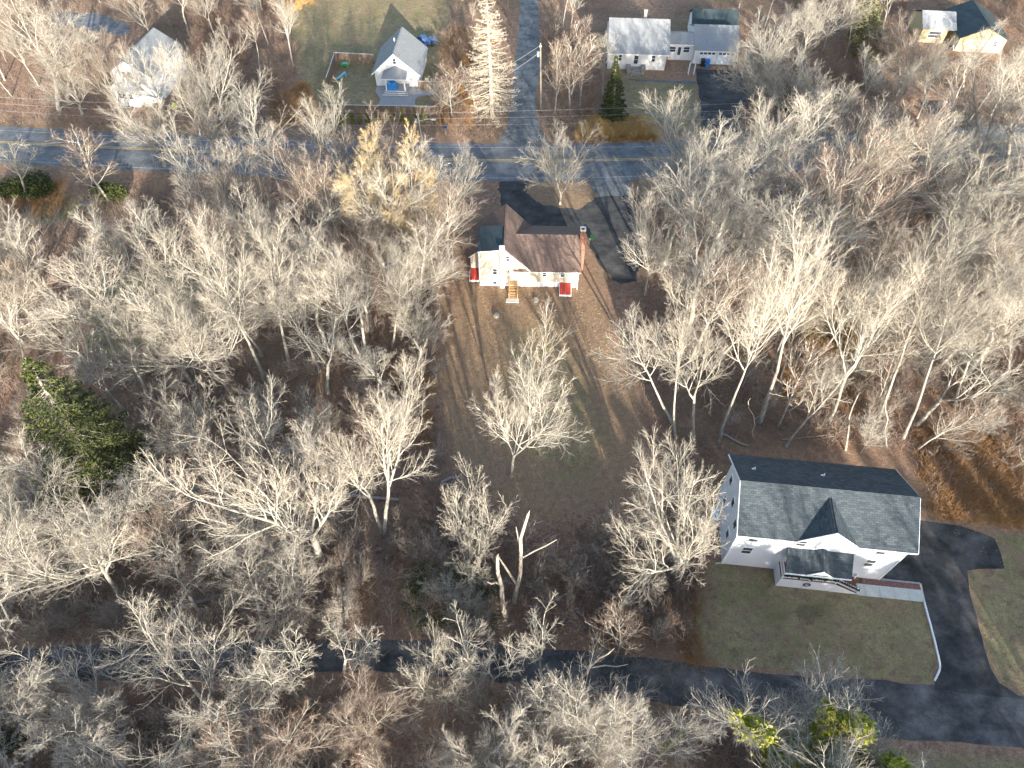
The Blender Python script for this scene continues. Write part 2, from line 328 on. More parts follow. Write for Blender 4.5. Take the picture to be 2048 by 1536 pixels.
def build_ground():
    xs = np.arange(-150, 150.01, 0.6); ys = np.arange(-60, 215.01, 0.6)
    X, Y = np.meshgrid(xs, ys); p = np.stack([X, Y], -1); rng = np.random.default_rng(3)
    lawn = np.zeros(X.shape); dirt = np.zeros(X.shape); rust = np.zeros(X.shape); green = np.zeros(X.shape); dark = np.zeros(X.shape)
    def ss(d, w): return np.clip(d/w+0.5, 0, 1)
    for L, w, a in ((LAWN_W, 1.2, 0.9), (LAWN_E, 1.2, 0.85), (LAWN_L, 3, 1.0), (LAWN_L2, 3, .8), (LAWN_L3, 2, .55), (LAWN_CH, 2, .95), (LAWN_RN, 2, .85), (LAWN_BL, 2, .7), (LAWN_BR, 2, .7), (LAWN_TR, 3, .4), (YARDLAWN, 5, .62), (ISLAND, 1, .25)):
        lawn = np.maximum(lawn, a*ss(signed(p, W(L)), w))
    for L, w, a in ((YARD, 3, 1.0), (ISLAND, 1, 0.8), (DIRT2, 3, 0.8)): dirt = np.maximum(dirt, a*ss(signed(p, W(L)), w))
    for L in RUST: rust = np.maximum(rust, ss(signed(p, W(L)), 3))
    for L in (GREEN, GREEN2, [(1300, 1240), (1330, 1230), (1320, 1270)], [(430, 1400), (560, 1440), (440, 1500)]): green = np.maximum(green, ss(signed(p, W(L)), 3))
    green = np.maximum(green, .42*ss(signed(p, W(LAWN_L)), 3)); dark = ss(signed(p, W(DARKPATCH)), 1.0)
    Z = np.zeros(X.shape)
    V = np.stack([X, Y, Z], -1).reshape(-1, 3); ny, nx = X.shape
    idx = np.arange(nx*ny).reshape(ny, nx); F = np.stack([idx[:-1, :-1], idx[:-1, 1:], idx[1:, 1:], idx[1:, :-1]], -1).reshape(-1, 4)
    # a skirt reaching the horizon
    R = 2500; ring = [(-150, -60), (150.0, -60), (150.0, ys[-1]), (-150, ys[-1])]; ring = [(xs[0], ys[0]), (xs[-1], ys[0]), (xs[-1], ys[-1]), (xs[0], ys[-1])]
    cor = [idx[0, 0], idx[0, -1], idx[-1, -1], idx[-1, 0]]
    ex = np.array([[-R, -R, 0], [R, -R, 0], [R, R, 0], [-R, R, 0]], float); nb = len(V); V = np.vstack([V, ex])
    edges = [idx[0, :], idx[:, -1], idx[-1, ::-1], idx[::-1, 0]]
    me = bpy.data.meshes.new('ground')
    faces = [tuple(f) for f in F.tolist()]
    for k in range(4): faces.append(tuple([nb+k, nb+(k+1) % 4]+[int(q) for q in edges[k][::-1]]))
    me.from_pydata(V.tolist(), [], faces)
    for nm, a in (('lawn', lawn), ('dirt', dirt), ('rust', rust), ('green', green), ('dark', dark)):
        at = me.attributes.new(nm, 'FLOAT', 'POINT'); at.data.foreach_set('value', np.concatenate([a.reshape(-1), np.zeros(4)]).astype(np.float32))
    m, nt, b = base_mat('leaf_litter_and_lawn', 0.95, 0.1); v = coords(nt)
    def attr(n):
        a = nd(nt, 'ShaderNodeAttribute'); a.attribute_name = n; return a.outputs['Fac']
    n1 = noise(nt, v, 0.25, 6, 0.65); n2 = noise(nt, v, 1.7, 6, 0.75); n3 = noise(nt, v, 7.0, 4, 0.8); n4 = noise(nt, v, 0.07, 4, 0.6)
    def edge(a, k=0.9):   # ragged zone edge
        return mth(nt, 'MULTIPLY_ADD', mth(nt, 'ADD', a, mth(nt, 'MULTIPLY', mth(nt, 'SUBTRACT', n2, 0.5), k)), 3.0, True)
    def E_(a, k=0.9, off=-1.0):
        e = edge(a, k); e.node.inputs[2].default_value = off; return e
    litter = ramp(nt, n2, [(0.3, (0.13, 0.072, 0.048)), (0.5, (0.26, 0.165, 0.115)), (0.7, (0.42, 0.295, 0.215))])
    litter = mix(nt, ramp(nt, n1, [(0.42, (0, 0, 0)), (0.62, (0.8,)*3)]), litter, (0.27, 0.18, 0.115)); litter = mix(nt, ramp(nt, n4, [(0.5, (0, 0, 0)), (0.62, (0.45,)*3)]), litter, (0.09, 0.085, 0.055))
    grass = ramp(nt, n2, [(0.3, (0.17, 0.142, 0.07)), (0.5, (0.255, 0.215, 0.115)), (0.72, (0.35, 0.295, 0.17))])
    gn = ramp(nt, n1, [(0.45, (0, 0, 0)), (0.62, (1, 1, 1))])
    grass = mix(nt, mth(nt, 'MULTIPLY', gn, 0.45), grass, (0.095, 0.105, 0.042))
    n5 = noise(nt, v, 0.55, 5, 0.7); grass = mix(nt, mth(nt, 'MULTIPLY', ramp(nt, n5, [(0.44, (0, 0, 0)), (0.6, (1, 1, 1))]), .8), grass, (0.25, 0.175, 0.12)); n6 = noise(nt, v, 1.1, 6, 0.8); grass = mix(nt, mth(nt, 'MULTIPLY', ramp(nt, n6, [(0.52, (0, 0, 0)), (0.66, (1, 1, 1))]), .7), grass, (0.10, 0.075, 0.05))
    dirtc = ramp(nt, n2, [(0.3, (0.19, 0.125, 0.08)), (0.7, (0.34, 0.24, 0.155))])
    c = mix(nt, E_(attr('rust')), litter, ramp(nt, n2, [(0.3, (0.24, 0.12, 0.055)), (0.7, (0.50, 0.30, 0.13))]))
    c = mix(nt, E_(attr('dirt'), 0.5), c, dirtc)
    c = mix(nt, E_(attr('lawn'), 0.8), c, grass)
    c = mix(nt, E_(attr('green')), c, ramp(nt, n2, [(0.35, (0.035, 0.07, 0.015)), (0.65, (0.10, 0.13, 0.035))]))
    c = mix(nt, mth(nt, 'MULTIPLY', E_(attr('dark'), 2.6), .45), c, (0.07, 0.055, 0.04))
    c = mix(nt, 0.45, c, ramp(nt, n3, [(0.3, (0.12,)*3), (0.7, (0.88,)*3)]), 'OVERLAY')
    nt.links.new(c, b.inputs['Base Color'])
    hh = mth(nt, 'ADD', n3, n2); bump(nt, b, hh, 0.9, 0.12)
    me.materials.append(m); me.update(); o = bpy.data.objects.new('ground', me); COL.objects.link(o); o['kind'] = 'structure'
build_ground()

def tess(me_name, poly2, z, mat, kind='structure', name=None):
    from mathutils.geometry import tessellate_polygon
    pts = [Vector((float(a), float(b), 0)) for a, b in poly2]; tri = tessellate_polygon([pts])
    mb = MB(); i = 0; mb.v = [(p.x, p.y, z) for p in pts]
    for t in tri:
        a, b, c = (pts[k] for k in t); t = t if (b-a).cross(c-a).z > 0 else (t[0], t[2], t[1])
        mb.f.append(tuple(t)); mb.m.append(mb.mi(mat))
    o = mb.build(name or me_name)
    if kind: o['kind'] = kind
    return o
def rag(poly, amp=0.15, step=0.8, seed=1):
    rng = random.Random(seed); out = []; n = len(poly)
    for i in range(n):
        a, b = np.array(poly[i]), np.array(poly[(i+1) % n]); L = np.linalg.norm(b-a); k = max(1, int(L/step))
        for j in range(k):
            p = a+(b-a)*j/k; out.append((p[0]+rng.uniform(-amp, amp), p[1]+rng.uniform(-amp, amp)))
    return out
def strip_poly(top, bot, amp, seed):
    t = smooth_line(W(top)); b = smooth_line(W(bot)); return rag(np.vstack([t, b[::-1]]), amp, 0.9, seed)
tess('road', strip_poly(ROAD_T, ROAD_B, 0.06, 1), 0.012, M['road'])
tess('lane', strip_poly(LANE_T, LANE_B, 0.16, 2), 0.012, M['lane'], name='lane_road')
tess('side_road', rag(smooth_line(W(SIDE), 4), 0.14, 0.9, 3), 0.008, M['old_road'])
tess('road_apron', rag(W(APRON), 0.08, 0.9, 4), 0.016, M['old_road'], name='road_apron')
tess('driveway', rag(smooth_line(W(DRIVE_A), 4), 0.3, 0.6, 5), 0.004, M['drive2'])
tess('driveway', rag(W(DRIVE_B), 0.05, 0.8, 6), 0.02, M['drive'])
tess('driveway', rag(W(TLDRIVE), 0.2, 1.0, 7), 0.004, M['road'])
tess('driveway', rag(W(RDRIVE), 0.2, 1.0, 8), 0.004, M['drive2'])
tess('driveway', rag(W(RDRIVE2), 0.2, 1.0, 9), 0.004, M['drive2'])
def line_strip(name, px_line, offs, width, z, mat, x0=None, x1=None, dash=None):
    L = smooth_line(W(px_line), 10); mb = MB(); 
    for off in offs:
        run = 0.0
        for i in range(len(L)-1):
            a, b = L[i], L[i+1]; d = (b-a)/np.linalg.norm(b-a); n = np.array([-d[1], d[0]])
            run += np.linalg.norm(b-a)
            if dash and (run % dash[0]) > dash[1]: continue
            q = [a+n*(off-width/2), b+n*(off-width/2), b+n*(off+width/2), a+n*(off+width/2)]
            mb.poly([(p[0], p[1], z) for p in q], mat)
    o = mb.build(name); o['kind'] = 'structure'; return o
line_strip('yellow_road_marking', YEL, (-0.16, 0.16), 0.12, 0.018, M['yline'])
line_strip('white_road_marking', [(x, y+(6 if True else 0)) for x, y in ROAD_T], (-0.3,), 0.11, 0.018, M['wline'])
line_strip('white_road_marking', [(x, y-6) for x, y in ROAD_B], (0.0,), 0.11, 0.018, M['wline'])

# ------------------------------------------------------------------ buildings
def window(parent, x0, x1, z0, z1, y, fm=None, pm=None, t=0.045, split=True, fw=0.09):
    fm = fm or M['white']; pm = pm or M['glass']
    mb = MB(); d = y-t
    mb.box(x0, x0+fw, d, y+0.01, z0, z1, fm); mb.box(x1-fw, x1, d, y+0.01, z0, z1, fm)
    mb.box(x0+fw, x1-fw, d-.004, y+0.01, z1-fw, z1, fm); mb.box(x0+fw, x1-fw, d-.02, y+0.01, z0, z0+fw, fm)
    zm = (z0+z1)/2
    if split: mb.box(x0+fw, x1-fw, d+.01, y+0.012, zm-.03, zm+.03, fm)
    w = mb.build('window', parent)
    if split:
        MB().box(x0+fw, x1-fw, y-0.015, y+.02, z0+fw, zm-.03, pm).build('pane', w)
        MB().box(x0+fw, x1-fw, y-0.015, y+.02, zm+.03, z1-fw, pm).build('pane', w)
    else: MB().box(x0+fw, x1-fw, y-0.015, y+.02, z0+fw, z1-fw, pm).build('pane', w)
    return w
def window_x(parent, y0, y1, z0, z1, x, sgn=-1, pm=None, fw=0.09):
    pm = pm or M['glass']; a, b = sorted((x+sgn*0.045, x-sgn*0.01)); mb = MB()
    mb.box(a, b, y0, y0+fw, z0, z1, M['white']); mb.box(a, b, y1-fw, y1, z0, z1, M['white'])
    mb.box(a-.003, b, y0+fw, y1-fw, z1-fw, z1, M['white']); mb.box(a-.003, b, y0+fw, y1-fw, z0, z0+fw, M['white'])
    w = mb.build('window', parent); a, b = sorted((x+sgn*0.015, x-sgn*0.02))
    MB().box(a, b, y0+fw, y1-fw, z0+fw, z1-fw, pm).build('pane', w); return w

# --- brown-roofed house in the clearing
def brown_house():
    yaw = math.radians(-1.46)
    h = thing('house', 'beige house with brown shingle roof and brick chimney in the central clearing', 'house', (-3.863, 60.60, 0), yaw)
    w = MB()
    w.prism_y([(0, .82), (6, .82), (6, 2.62), (2.95, 5.9), (2.6, 5.72), (0, 5.45)], 0, 3.9, M['beige'])
    w.prism_y([(0, .82), (6, .82), (6, 2.62), (2.95, 5.9), (0, 3.6)], 3.9, 7.5, M['beige'])
    w.prism_x([(0, .82), (7.6, .82), (7.6, 2.62), (3.8, 4.6), (0, 2.62)], 6.0, 11.75, M['beige'])
    w.prism_y([(-1.15, .82), (0, .82), (0, 3.5), (-1.15, 2.62)], 2.3, 7.5, M['beige'])
    w.build('wall', h)
    f = MB(); f.box(-.03, 11.78, -.03, 7.63, -.2, .82, M['white']); f.box(-1.18, -.03, 2.27, 7.53, -.2, .82, M['white']); f.build('foundation', h)
    tr = MB(); W_ = M['white']
    tr.box(-.06, .07, -.05, .08, .82, 5.45, W_); tr.box(11.65, 11.79, -.05, .08, .82, 2.55, W_); tr.box(-1.2, -1.08, 2.24, 2.4, .82, 2.6, W_)
    tr.box(6.05, 12.05, -.24, -.14, 2.46, 2.66, W_)
    tr.hexa([(2.98, -.3, 5.72), (2.98, -.22, 5.72), (6.12, -.22, 2.45), (6.12, -.3, 2.45)][::-1], [(2.98, -.3, 5.92), (2.98, -.22, 5.92), (6.2, -.22, 2.6), (6.2, -.3, 2.6)][::-1], W_)
    tr.hexa([(-.1, -.18, 5.38), (2.5, -.18, 5.66), (2.5, -.1, 5.66), (-.1, -.1, 5.38)], [(-.1, -.18, 5.52), (2.5, -.18, 5.80), (2.5, -.1, 5.80), (-.1, -.1, 5.52)], W_)
    tr.hexa([(-1.42, 2.02, 2.5), (-.03, 2.02, 3.55), (-.03, 2.1, 3.55), (-1.42, 2.1, 2.5)], [(-1.42, 2.02, 2.66), (-.03, 2.02, 3.72), (-.03, 2.1, 3.72), (-1.42, 2.1, 2.66)], W_)
    tr.build('trim', h)
    dn = MB(); dn.tube([(11.85, -.2, 2.45), (11.72, -.12, 2.2), (11.72, -.12, .3), (11.74, -.55, .08)], .055, 6, W_); dn.build('downspout', h)
    S = M['brown_sh']; r = MB()
    t = .13
    r.slab([(2.95, -.22, 6.0), (6.3, -.22, 2.42), (6.3, 7.75, 2.42), (2.95, 7.75, 6.0)], t, S)     # east slope of the tall block
    r.slab([(2.953, 3.95, 6.0), (2.953, 7.75, 6.0), (-1.45, 7.75, 2.56), (-1.45, 3.95, 2.56)], t, S)
    r.slab([(-.02, 2.02, 3.68), (-.02, 3.95, 3.68), (-1.45, 3.95, 2.56), (-1.45, 2.02, 2.56)], t, S)
    r.slab([(4.0, -.25, 2.56), (12.05, -.25, 2.56), (12.05, 3.8, 4.68), (4.0, 3.8, 4.68)], t, S)
    r.slab([(4.0, 7.9, 2.56), (4.0, 3.8, 4.681), (12.05, 3.8, 4.681), (12.05, 7.9, 2.56)][::-1], t, S)
    r.tube([(4.3, 3.8, 4.80), (12.05, 3.8, 4.80)], .07, 5, S); r.tube([(2.95, -.22, 6.12), (2.95, 7.75, 6.12)], .07, 5, S)
    r.build('roof', h)
    MB().slab([(-.14, -.16, 5.52), (2.92, -.16, 5.86), (2.92, 4.15, 5.86), (-.14, 4.15, 5.52)], .08, M['dark_roll']).build('dormer_roof', h)
    MB().box(2.45, 2.97, -.42, .05, 0, 6.25, W_).box(2.40, 3.02, -.46, .09, 6.25, 6.33, W_).build('chimney', h)['label'] = 'white boxed chimney on the front wall'
    c = MB(); c.box(12.0, 12.55, 2.9, 4.1, 0, 4.6, M['brick']); c.hexa([(12.0, 2.9, 4.6), (12.55, 2.9, 4.6), (12.55, 4.1, 4.6), (12.0, 4.1, 4.6)], [(11.8, 2.95, 5.1), (12.4, 2.95, 5.1), (12.4, 3.6, 5.1), (11.8, 3.6, 5.1)], M['brick'])
    c.box(11.8, 12.4, 2.95, 3.6, 5.1, 6.2, M['brick'])
    c = c.build('chimney', h); c['label'] = 'red brick chimney on the end wall'
    k = MB(); k.box(11.76, 11.92, 2.9, 3.65, 6.2, 6.3, M['concrete']).box(12.28, 12.45, 2.9, 3.65, 6.2, 6.3, M['concrete']).box(11.92, 12.28, 2.9, 3.06, 6.2, 6.3, M['concrete']).box(11.92, 12.28, 3.5, 3.65, 6.2, 6.3, M['concrete']).box(11.95, 12.25, 3.1, 3.46, 6.18, 6.24, M['dark']); k.build('chimney_cap', c)
    for q in ((1.48, 2.19, 1.78, 2.87), (3.05, 3.66, 3.94, 4.9), (7.4, 8.1, 1.58, 2.45), (9.52, 10.24, 1.57, 2.45)): window(h, q[0], q[1], q[2], q[3], 0, fw=.12)
    window(h, 1.48, 2.12, .22, .86, -.03, split=False, fw=.09)
    d = MB().box(3.6, 4.6, -.06, 0.01, .95, 2.86, W_).build('door', h)
    MB().box(3.9, 4.3, -.075, -.055, 2.56, 2.68, M['dark']).build('fanlight', d); MB().box(4.45, 4.5, -.1, -.05, 1.85, 1.9, M['dark']).build('handle', d)
    MB().box(3.42, 3.52, -.1, 0, 2.3, 2.5, M['dark']).build('wall_lamp', h)
    s = MB(); s.box(3.55, 4.6, -.75, -.03, .78, .9, M['wood'])
    st = s.build('stairs', h)
    for i in range(5):
        z = .78-.155*i; y = -.75-.3*i
        MB().box(3.62, 4.54, y-.28, y, z-.14, z-.09, M['wood']).build('tread', st)
    for x in (3.56, 4.56):
        rl = MB(); rl.hexa([(x-.03, -2.3, .02), (x+.03, -2.3, .02), (x+.03, -.75, .72), (x-.03, -.75, .72)], [(x-.03, -2.3, .22), (x+.03, -2.3, .22), (x+.03, -.75, .92), (x-.03, -.75, .92)], M['wood'])
        rl.tube([(x, -2.25, 1.0), (x, -.7, 1.75), (x, -.08, 1.75)], .045, 4, M['wood'])
        for (yy, z0, z1) in ((-2.25, 0, 1.0), (-1.5, .4, 1.4), (-.72, .0, 1.75), (-.1, .9, 1.75)): rl.box(x-.045, x+.045, yy-.045, yy+.045, z0, z1, M['wood'])
        rl.build('railing', st)
    MB().box(3.2, 4.75, -2.85, -2.2, -.1, .09, M['concrete']).build('pad', st)
    def hatch(x0, x1, yb, yf, lab):
        b = MB(); b.hexa([(x0-.06, yf, 0), (x1+.06, yf, 0), (x1+.06, yb, 0), (x0-.06, yb, 0)], [(x0-.06, yf, .16), (x1+.06, yf, .16), (x1+.06, yb, .68), (x0-.06, yb, .68)], M['white'])
        o = b.build('bulkhead', h); o['label'] = lab; xm = (x0+x1)/2
        for a, c_ in ((x0, xm-.015), (xm+.015, x1)):
            MB().slab([(a, yf+.1, .19), (c_, yf+.1, .19), (c_, yb, .72), (a, yb, .72)], .05, M['red']).build('leaf', o)
    hatch(9.62, 10.95, -.04, -1.62, 'bright red cellar hatch on the wide wall'); hatch(-1.3, -.1, 2.22, .6, 'dull red cellar hatch at the narrow end')
    window_x(h, 5.2, 6.0, 1.6, 2.5, 11.76, 1)
brown_house()

# --- large white house with charcoal roof
def white_house():
    o0 = (18.964, 25.081, 0); yaw = math.radians(-6.277)
    h = thing('house', 'large white sided house with charcoal shingle roof beside the black driveway', 'house', o0, yaw)
    WS = M['white_siding']; Wt = M['white']
    w = MB(); w.prism_x([(0, .12), (6.75, .12), (6.75, 6.6), (3.6, 8.6), (0, 6.45)], 0, 13.8, WS)
    w.prism_y([(4.75, 6.3), (9.45, 6.3), (7.1, 8.35)], -.004, 1.2, WS)
    w.build('wall', h)
    MB().box(.04, 13.76, .04, 6.71, -.2, .12, M['concrete']).build('foundation', h)
    S = M['slate_sh']; r = MB()
    for xa, xb, ya, za in ((-.25, 4.95, -.22, 6.38), (4.95, 9.25, .12, 6.59), (9.25, 14.3, -.22, 6.38)): r.slab([(xa, ya, za), (xb, ya, za), (xb, 3.6, 8.72), (xa, 3.6, 8.72)], .13, S)
    r.slab([(-.25, 3.6, 8.722), (14.3, 3.6, 8.722), (14.3, 7.75, 6.15), (-.25, 7.75, 6.15)], .13, S)
    r.tube([(-.25, 3.6, 8.85), (14.3, 3.6, 8.85)], .08, 5, S)
    roof = r.build('roof', h)
    g = MB(); S2 = M['slate_sh2']
    g.slab([(4.45, -.22, 6.17), (7.1, -.22, 8.45), (7.1, 3.7, 8.45), (4.45, 3.7, 6.17)][::-1], .13, S2); g.slab([(7.1, -.22, 8.451), (9.75, -.22, 6.17), (9.75, 3.7, 6.17), (7.1, 3.7, 8.451)], .13, S2)
    # keep only what rises above the main slope: the slabs dive into the main roof as real valleys do
    g.build('gable_roof', h)
    for x in (1.36, 7.21):
        v = MB(); v.tube([(x, 5.55, 7.5), (x, 5.55, 8.0)], .06, 8, Wt); v.box(x-.16, x+.16, 5.4, 5.7, 7.5, 7.66, Wt); v.build('vent_pipe', roof)
    t = MB()
    t.box(-.25, 4.6, -.3, -.22, 6.28, 6.42, Wt); t.box(9.6, 14.3, -.3, -.22, 6.28, 6.42, Wt); t.box(-.25, 14.3, 7.75, 7.82, 6.1, 6.24, Wt)
    for a, b, c_ in ((-.3, -.28, 6.33), (-.3, 7.78, 6.11), (14.29, -.28, 6.33), (14.29, 7.78, 6.11)):
        k = 1 if b < 3 else -1
        t.hexa([(a, b, c_), (a+.05, b, c_), (a+.05, 3.6, 8.67), (a, 3.6, 8.67)][::k], [(a, b, c_+.17), (a+.05, b, c_+.17), (a+.05, 3.6, 8.84), (a, 3.6, 8.84)][::k], Wt)
    t.hexa([(4.45, -.28, 6.15), (7.1, -.28, 8.42), (7.1, -.22, 8.42), (4.45, -.22, 6.15)], [(4.45, -.28, 6.32), (7.1, -.28, 8.6), (7.1, -.22, 8.6), (4.45, -.22, 6.32)], Wt)
    t.hexa([(7.1, -.28, 8.42), (9.75, -.28, 6.15), (9.75, -.22, 6.15), (7.1, -.22, 8.42)], [(7.1, -.28, 8.6), (9.75, -.28, 6.32), (9.75, -.22, 6.32), (7.1, -.22, 8.6)], Wt)
    for x in (-.05, 13.72): t.box(x, x+.13, -.05, .1, .12, 6.3, Wt)
    t.box(-.05, .02, 6.66, 6.8, .12, 6.3, Wt)
    t.build('trim', h)
    MB().tube([(-.12, -.1, 5.9), (-.1, -.08, 5.6), (-.1, -.08, .4), (-.5, -.05, .12)], .06, 6, Wt).build('downspout', h)
    for q in ((.9, 1.82, 5.1, 6.28), (4.8, 5.7, 5.15, 6.28), (11.3, 12.22, 5.1, 6.28), (.9, 1.88, 2.65, 3.98), (11.3, 12.2, 2.6, 4.0)): window(h, *q, 0)
    window(h, 8.0, 8.88, 5.15, 6.28, 0, pm=M['blind'])['label'] = 'upper window with a pale blind'
    for y0, z0 in ((.9, 4.7), (3.0, 4.7), (5.2, 4.7), (1.2, 2.2), (4.6, 2.2)): window_x(h, y0, y0+.85, z0, z0+1.2, 0)
    # porch
    pr = MB(); pr.slab([(4.4, -1.75, 3.45), (9.85, -1.75, 3.45), (9.85, 0, 4.8), (4.4, 0, 4.8)], .1, S)
    pg = pr.build('porch_roof', h)
    q = MB(); q.slab([(6.15, -1.8, 3.5), (7.18, -1.8, 4.4), (7.18, 0, 5.1), (6.15, 0, 4.6)][::-1], .08, S2); q.slab([(7.18, -1.8, 4.4), (8.25, -1.8, 3.5), (8.25, 0, 4.6), (7.18, 0, 5.1)], .08, S2)
    q.poly([(6.2, -1.74, 3.56), (8.2, -1.74, 3.56), (7.18, -1.74, 4.4)], M['white_siding']); q.build('porch_gable', pg)
    tt = MB(); tt.box(4.4, 9.85, -1.84, -1.76, 3.38, 3.54, Wt); tt.box(4.34, 9.9, -.06, -.001, 4.86, 5.0, Wt)
    tt.hexa([(6.1, -1.9, 3.5), (7.18, -1.9, 4.42), (7.18, -1.82, 4.42), (6.1, -1.82, 3.5)], [(6.1, -1.9, 3.62), (7.18, -1.9, 4.56), (7.18, -1.82, 4.56), (6.1, -1.82, 3.62)], Wt)
    tt.hexa([(7.18, -1.9, 4.42), (8.3, -1.9, 3.5), (8.3, -1.82, 3.5), (7.18, -1.82, 4.42)], [(7.18, -1.9, 4.56), (8.3, -1.9, 3.62), (8.3, -1.82, 3.62), (7.18, -1.82, 4.56)], Wt); tt.build('fascia', pg)
    MB().box(4.62, 9.3, -1.5, 0, 1.6, 1.72, M['deck']).build('porch_deck', h)
    lt = MB(); lt.box(4.62, 9.3, -1.54, -1.5, 0.02, 1.6, M['lattice']); lt.box(4.62, 4.66, -1.5, 0, .02, 1.6, M['lattice'])
    for x in (4.6, 5.75, 6.95, 8.1, 9.25): lt.box(x, x+.07, -1.57, -1.54, .02, 1.6, Wt)
    lt.build('lattice_skirt', h)
    rr = MB()
    for z in (1.88, 2.55): rr.box(4.62, 9.25, -1.5, -1.43, z, z+.07, Wt)
    for i in range(40): x = 4.7+i*.115; rr.box(x, x+.03, -1.48, -1.45, 1.95, 2.55, Wt)
    for z in (1.88, 2.55): rr.box(4.64, 4.71, -1.4, 0, z, z+.07, Wt)
    for i in range(10): rr.box(4.66, 4.69, -1.3+i*.13, -1.27+i*.13, 1.95, 2.55, Wt)
    rr.build('railing', h)
    for x in (4.62, 6.95, 9.15): MB().box(x, x+.13, -1.52, -1.4, 1.72, 3.4, Wt).build('post', h)
    # stairs going down to the walk
    st = MB()
    for i in range(8): st.box(9.3+i*.29, 9.3+(i+1)*.29, -1.4, -.15, 0, 1.52-i*.19, M['deck'])
    st = st.build('stairs', h)
    for y in (-1.5, -.08):
        s = MB(); s.tube([(9.3, y, 2.58), (11.6, y, .95)], .045, 4, Wt); s.tube([(9.3, y, 1.95), (11.6, y, .35)], .035, 4, Wt)
        for i in range(16): x = 9.4+i*.14; z = 1.95-(x-9.3)*.696; s.box(x, x+.03, y-.015, y+.015, z, z+.62, Wt)
        s.box(11.56, 11.68, y-.06, y+.06, 0, 1.05, Wt); s.build('railing', st)
    sk = MB(); sk.hexa([(9.32, -1.56, .02), (11.5, -1.56, .02), (11.5, -1.52, .02), (9.32, -1.52, .02)], [(9.32, -1.56, 1.5), (11.5, -1.56, .15), (11.5, -1.52, .15), (9.32, -1.52, 1.5)], M['lattice']); sk.build('lattice_skirt', st)
    gl = MB(); rng = random.Random(4)
    def leafy(p):
        for _ in range(9):
            c = Vector(p)+Vector((rng.uniform(-.12, .12), rng.uniform(-.1, .1), rng.uniform(-.1, .1))); a = Vector((rng.uniform(-1, 1), rng.uniform(-1, 1), rng.uniform(-1, 1))).normalized()*.09; b = a.cross(Vector((rng.uniform(-1, 1), rng.uniform(-1, 1), 1))).normalized()*.04
            gl.poly([c-a, c+b, c+a, c-b], M['garland'])
    for i in range(70): x = 4.7+i*.065; leafy((x, -1.52, 2.5-.12*math.sin(i*.45)**2))
    for i in range(38): x = 9.3+i*.062; leafy((x, -1.52, 2.5-(x-9.3)*.69))
    for x in (5.9, 6.95, 8.1):
        for k in range(8): leafy((x, -1.55, 2.6-k*.05))
    one('garland', gl, 'dark green garland draped along the white porch railing', 'garland', loc=o0, rz=yaw)
    wr = MB()
    for i in range(60):
        a = i*2*math.pi/60
        for _ in range(4):
            c = Vector((7.0+.26*math.cos(a)+rng.uniform(-.05, .05), -1.62, 1.05+.26*math.sin(a)+rng.uniform(-.05, .05))); u = Vector((rng.uniform(-1, 1), rng.uniform(-.5, .5), rng.uniform(-1, 1))).normalized()*.06; v = u.cross(Vector((0, 1, .3))).normalized()*.035
            wr.poly([c-u, c+v, c+u, c-v], M['garland'] if _ < 3 else M['dark'])
    one('wreath', wr, 'round dark wreath hung on the white porch lattice', 'wreath', loc=o0, rz=yaw)
    def sheet(name, x0, x1, y0, y1, z0, z1, m, kind='structure', lab=None):
        o = MB().box(x0, x1, y0, y1, z0, z1, m).build(name); o.location = o0; o.rotation_euler = (0, 0, yaw)
        o['kind'] = kind; return o
    wk = MB(); xs = [11.75, 12.42, 13.7, 14.95, 16.2, 17.5]
    for a, b in zip(xs[:-1], xs[1:]): wk.box(a+.012, b-.012, -1.62, -.55, -.05, .07, M['concrete'])
    wk.box(17.36, 17.5, -.53, .05, -.05, .07, M['concrete'])
    k = wk.build('path'); k.location = o0; k.rotation_euler = (0, 0, yaw); k['kind'] = 'structure'
    bd = thing('garden_bed', 'reddish mulch bed with grey block border beside the concrete walk', 'garden bed', o0, yaw)
    MB().box(12.3, 17.34, -.53, -.02, -.05, .08, M['mulch']).build('mulch', bd)
    MB().box(12.4, 17.36, -.02, .12, -.05, .14, M['paver']).build('border', bd)
white_house()
kb = MB(); L = smooth_line(W([(1848, 1205), (1856, 1235), (1868, 1280), (1877, 1320), (1878, 1340), (1868, 1362)]), 12); rng = random.Random(2)
for i in range(len(L)-1):
    a, b = L[i], L[i+1]; d = (b-a)/np.linalg.norm(b-a); n = np.array([-d[1], d[0]])*.07; b = b-d*.03; z = .13+rng.uniform(-.02, .02)
    kb.hexa([(*(a+n), -.05), (*(a-n), -.05), (*(b-n), -.05), (*(b+n), -.05)][::-1], [(*(a+n), z), (*(a-n), z), (*(b-n), z), (*(b+n), z)][::-1], M['white'])
one('stone_edging', kb, 'curved line of pale edging blocks between lawn and black driveway', 'edging')
# propane tanks
def tank(px, py, lab):
    g = G(px, py); o = thing('propane_tank', lab, 'gas tank', tuple(g), 0, 'propane tanks beside the white house')
    b = MB(); b.tube([(0, 0, .05), (0, 0, .15), (0, 0, .25), (0, 0, 1.0), (0, 0, 1.12), (0, 0, 1.18)], [.22, .34, .37, .37, .3, .15], 16, M['white']); b.build('tank', o, smooth=True)
    c = MB(); c.tube([(0, 0, 1.14), (0, 0, 1.32)], .2, 12, M['sky_plastic']); c.build('dome', o); MB().box(-.3, .3, -.3, .3, 0, .05, M['concrete']).build('base', o)
tank(1428, 1044, 'white propane tank with blue dome, nearer the front wall of the white house'); tank(1427, 1030, 'white propane tank with blue dome, farther back along the white house wall')

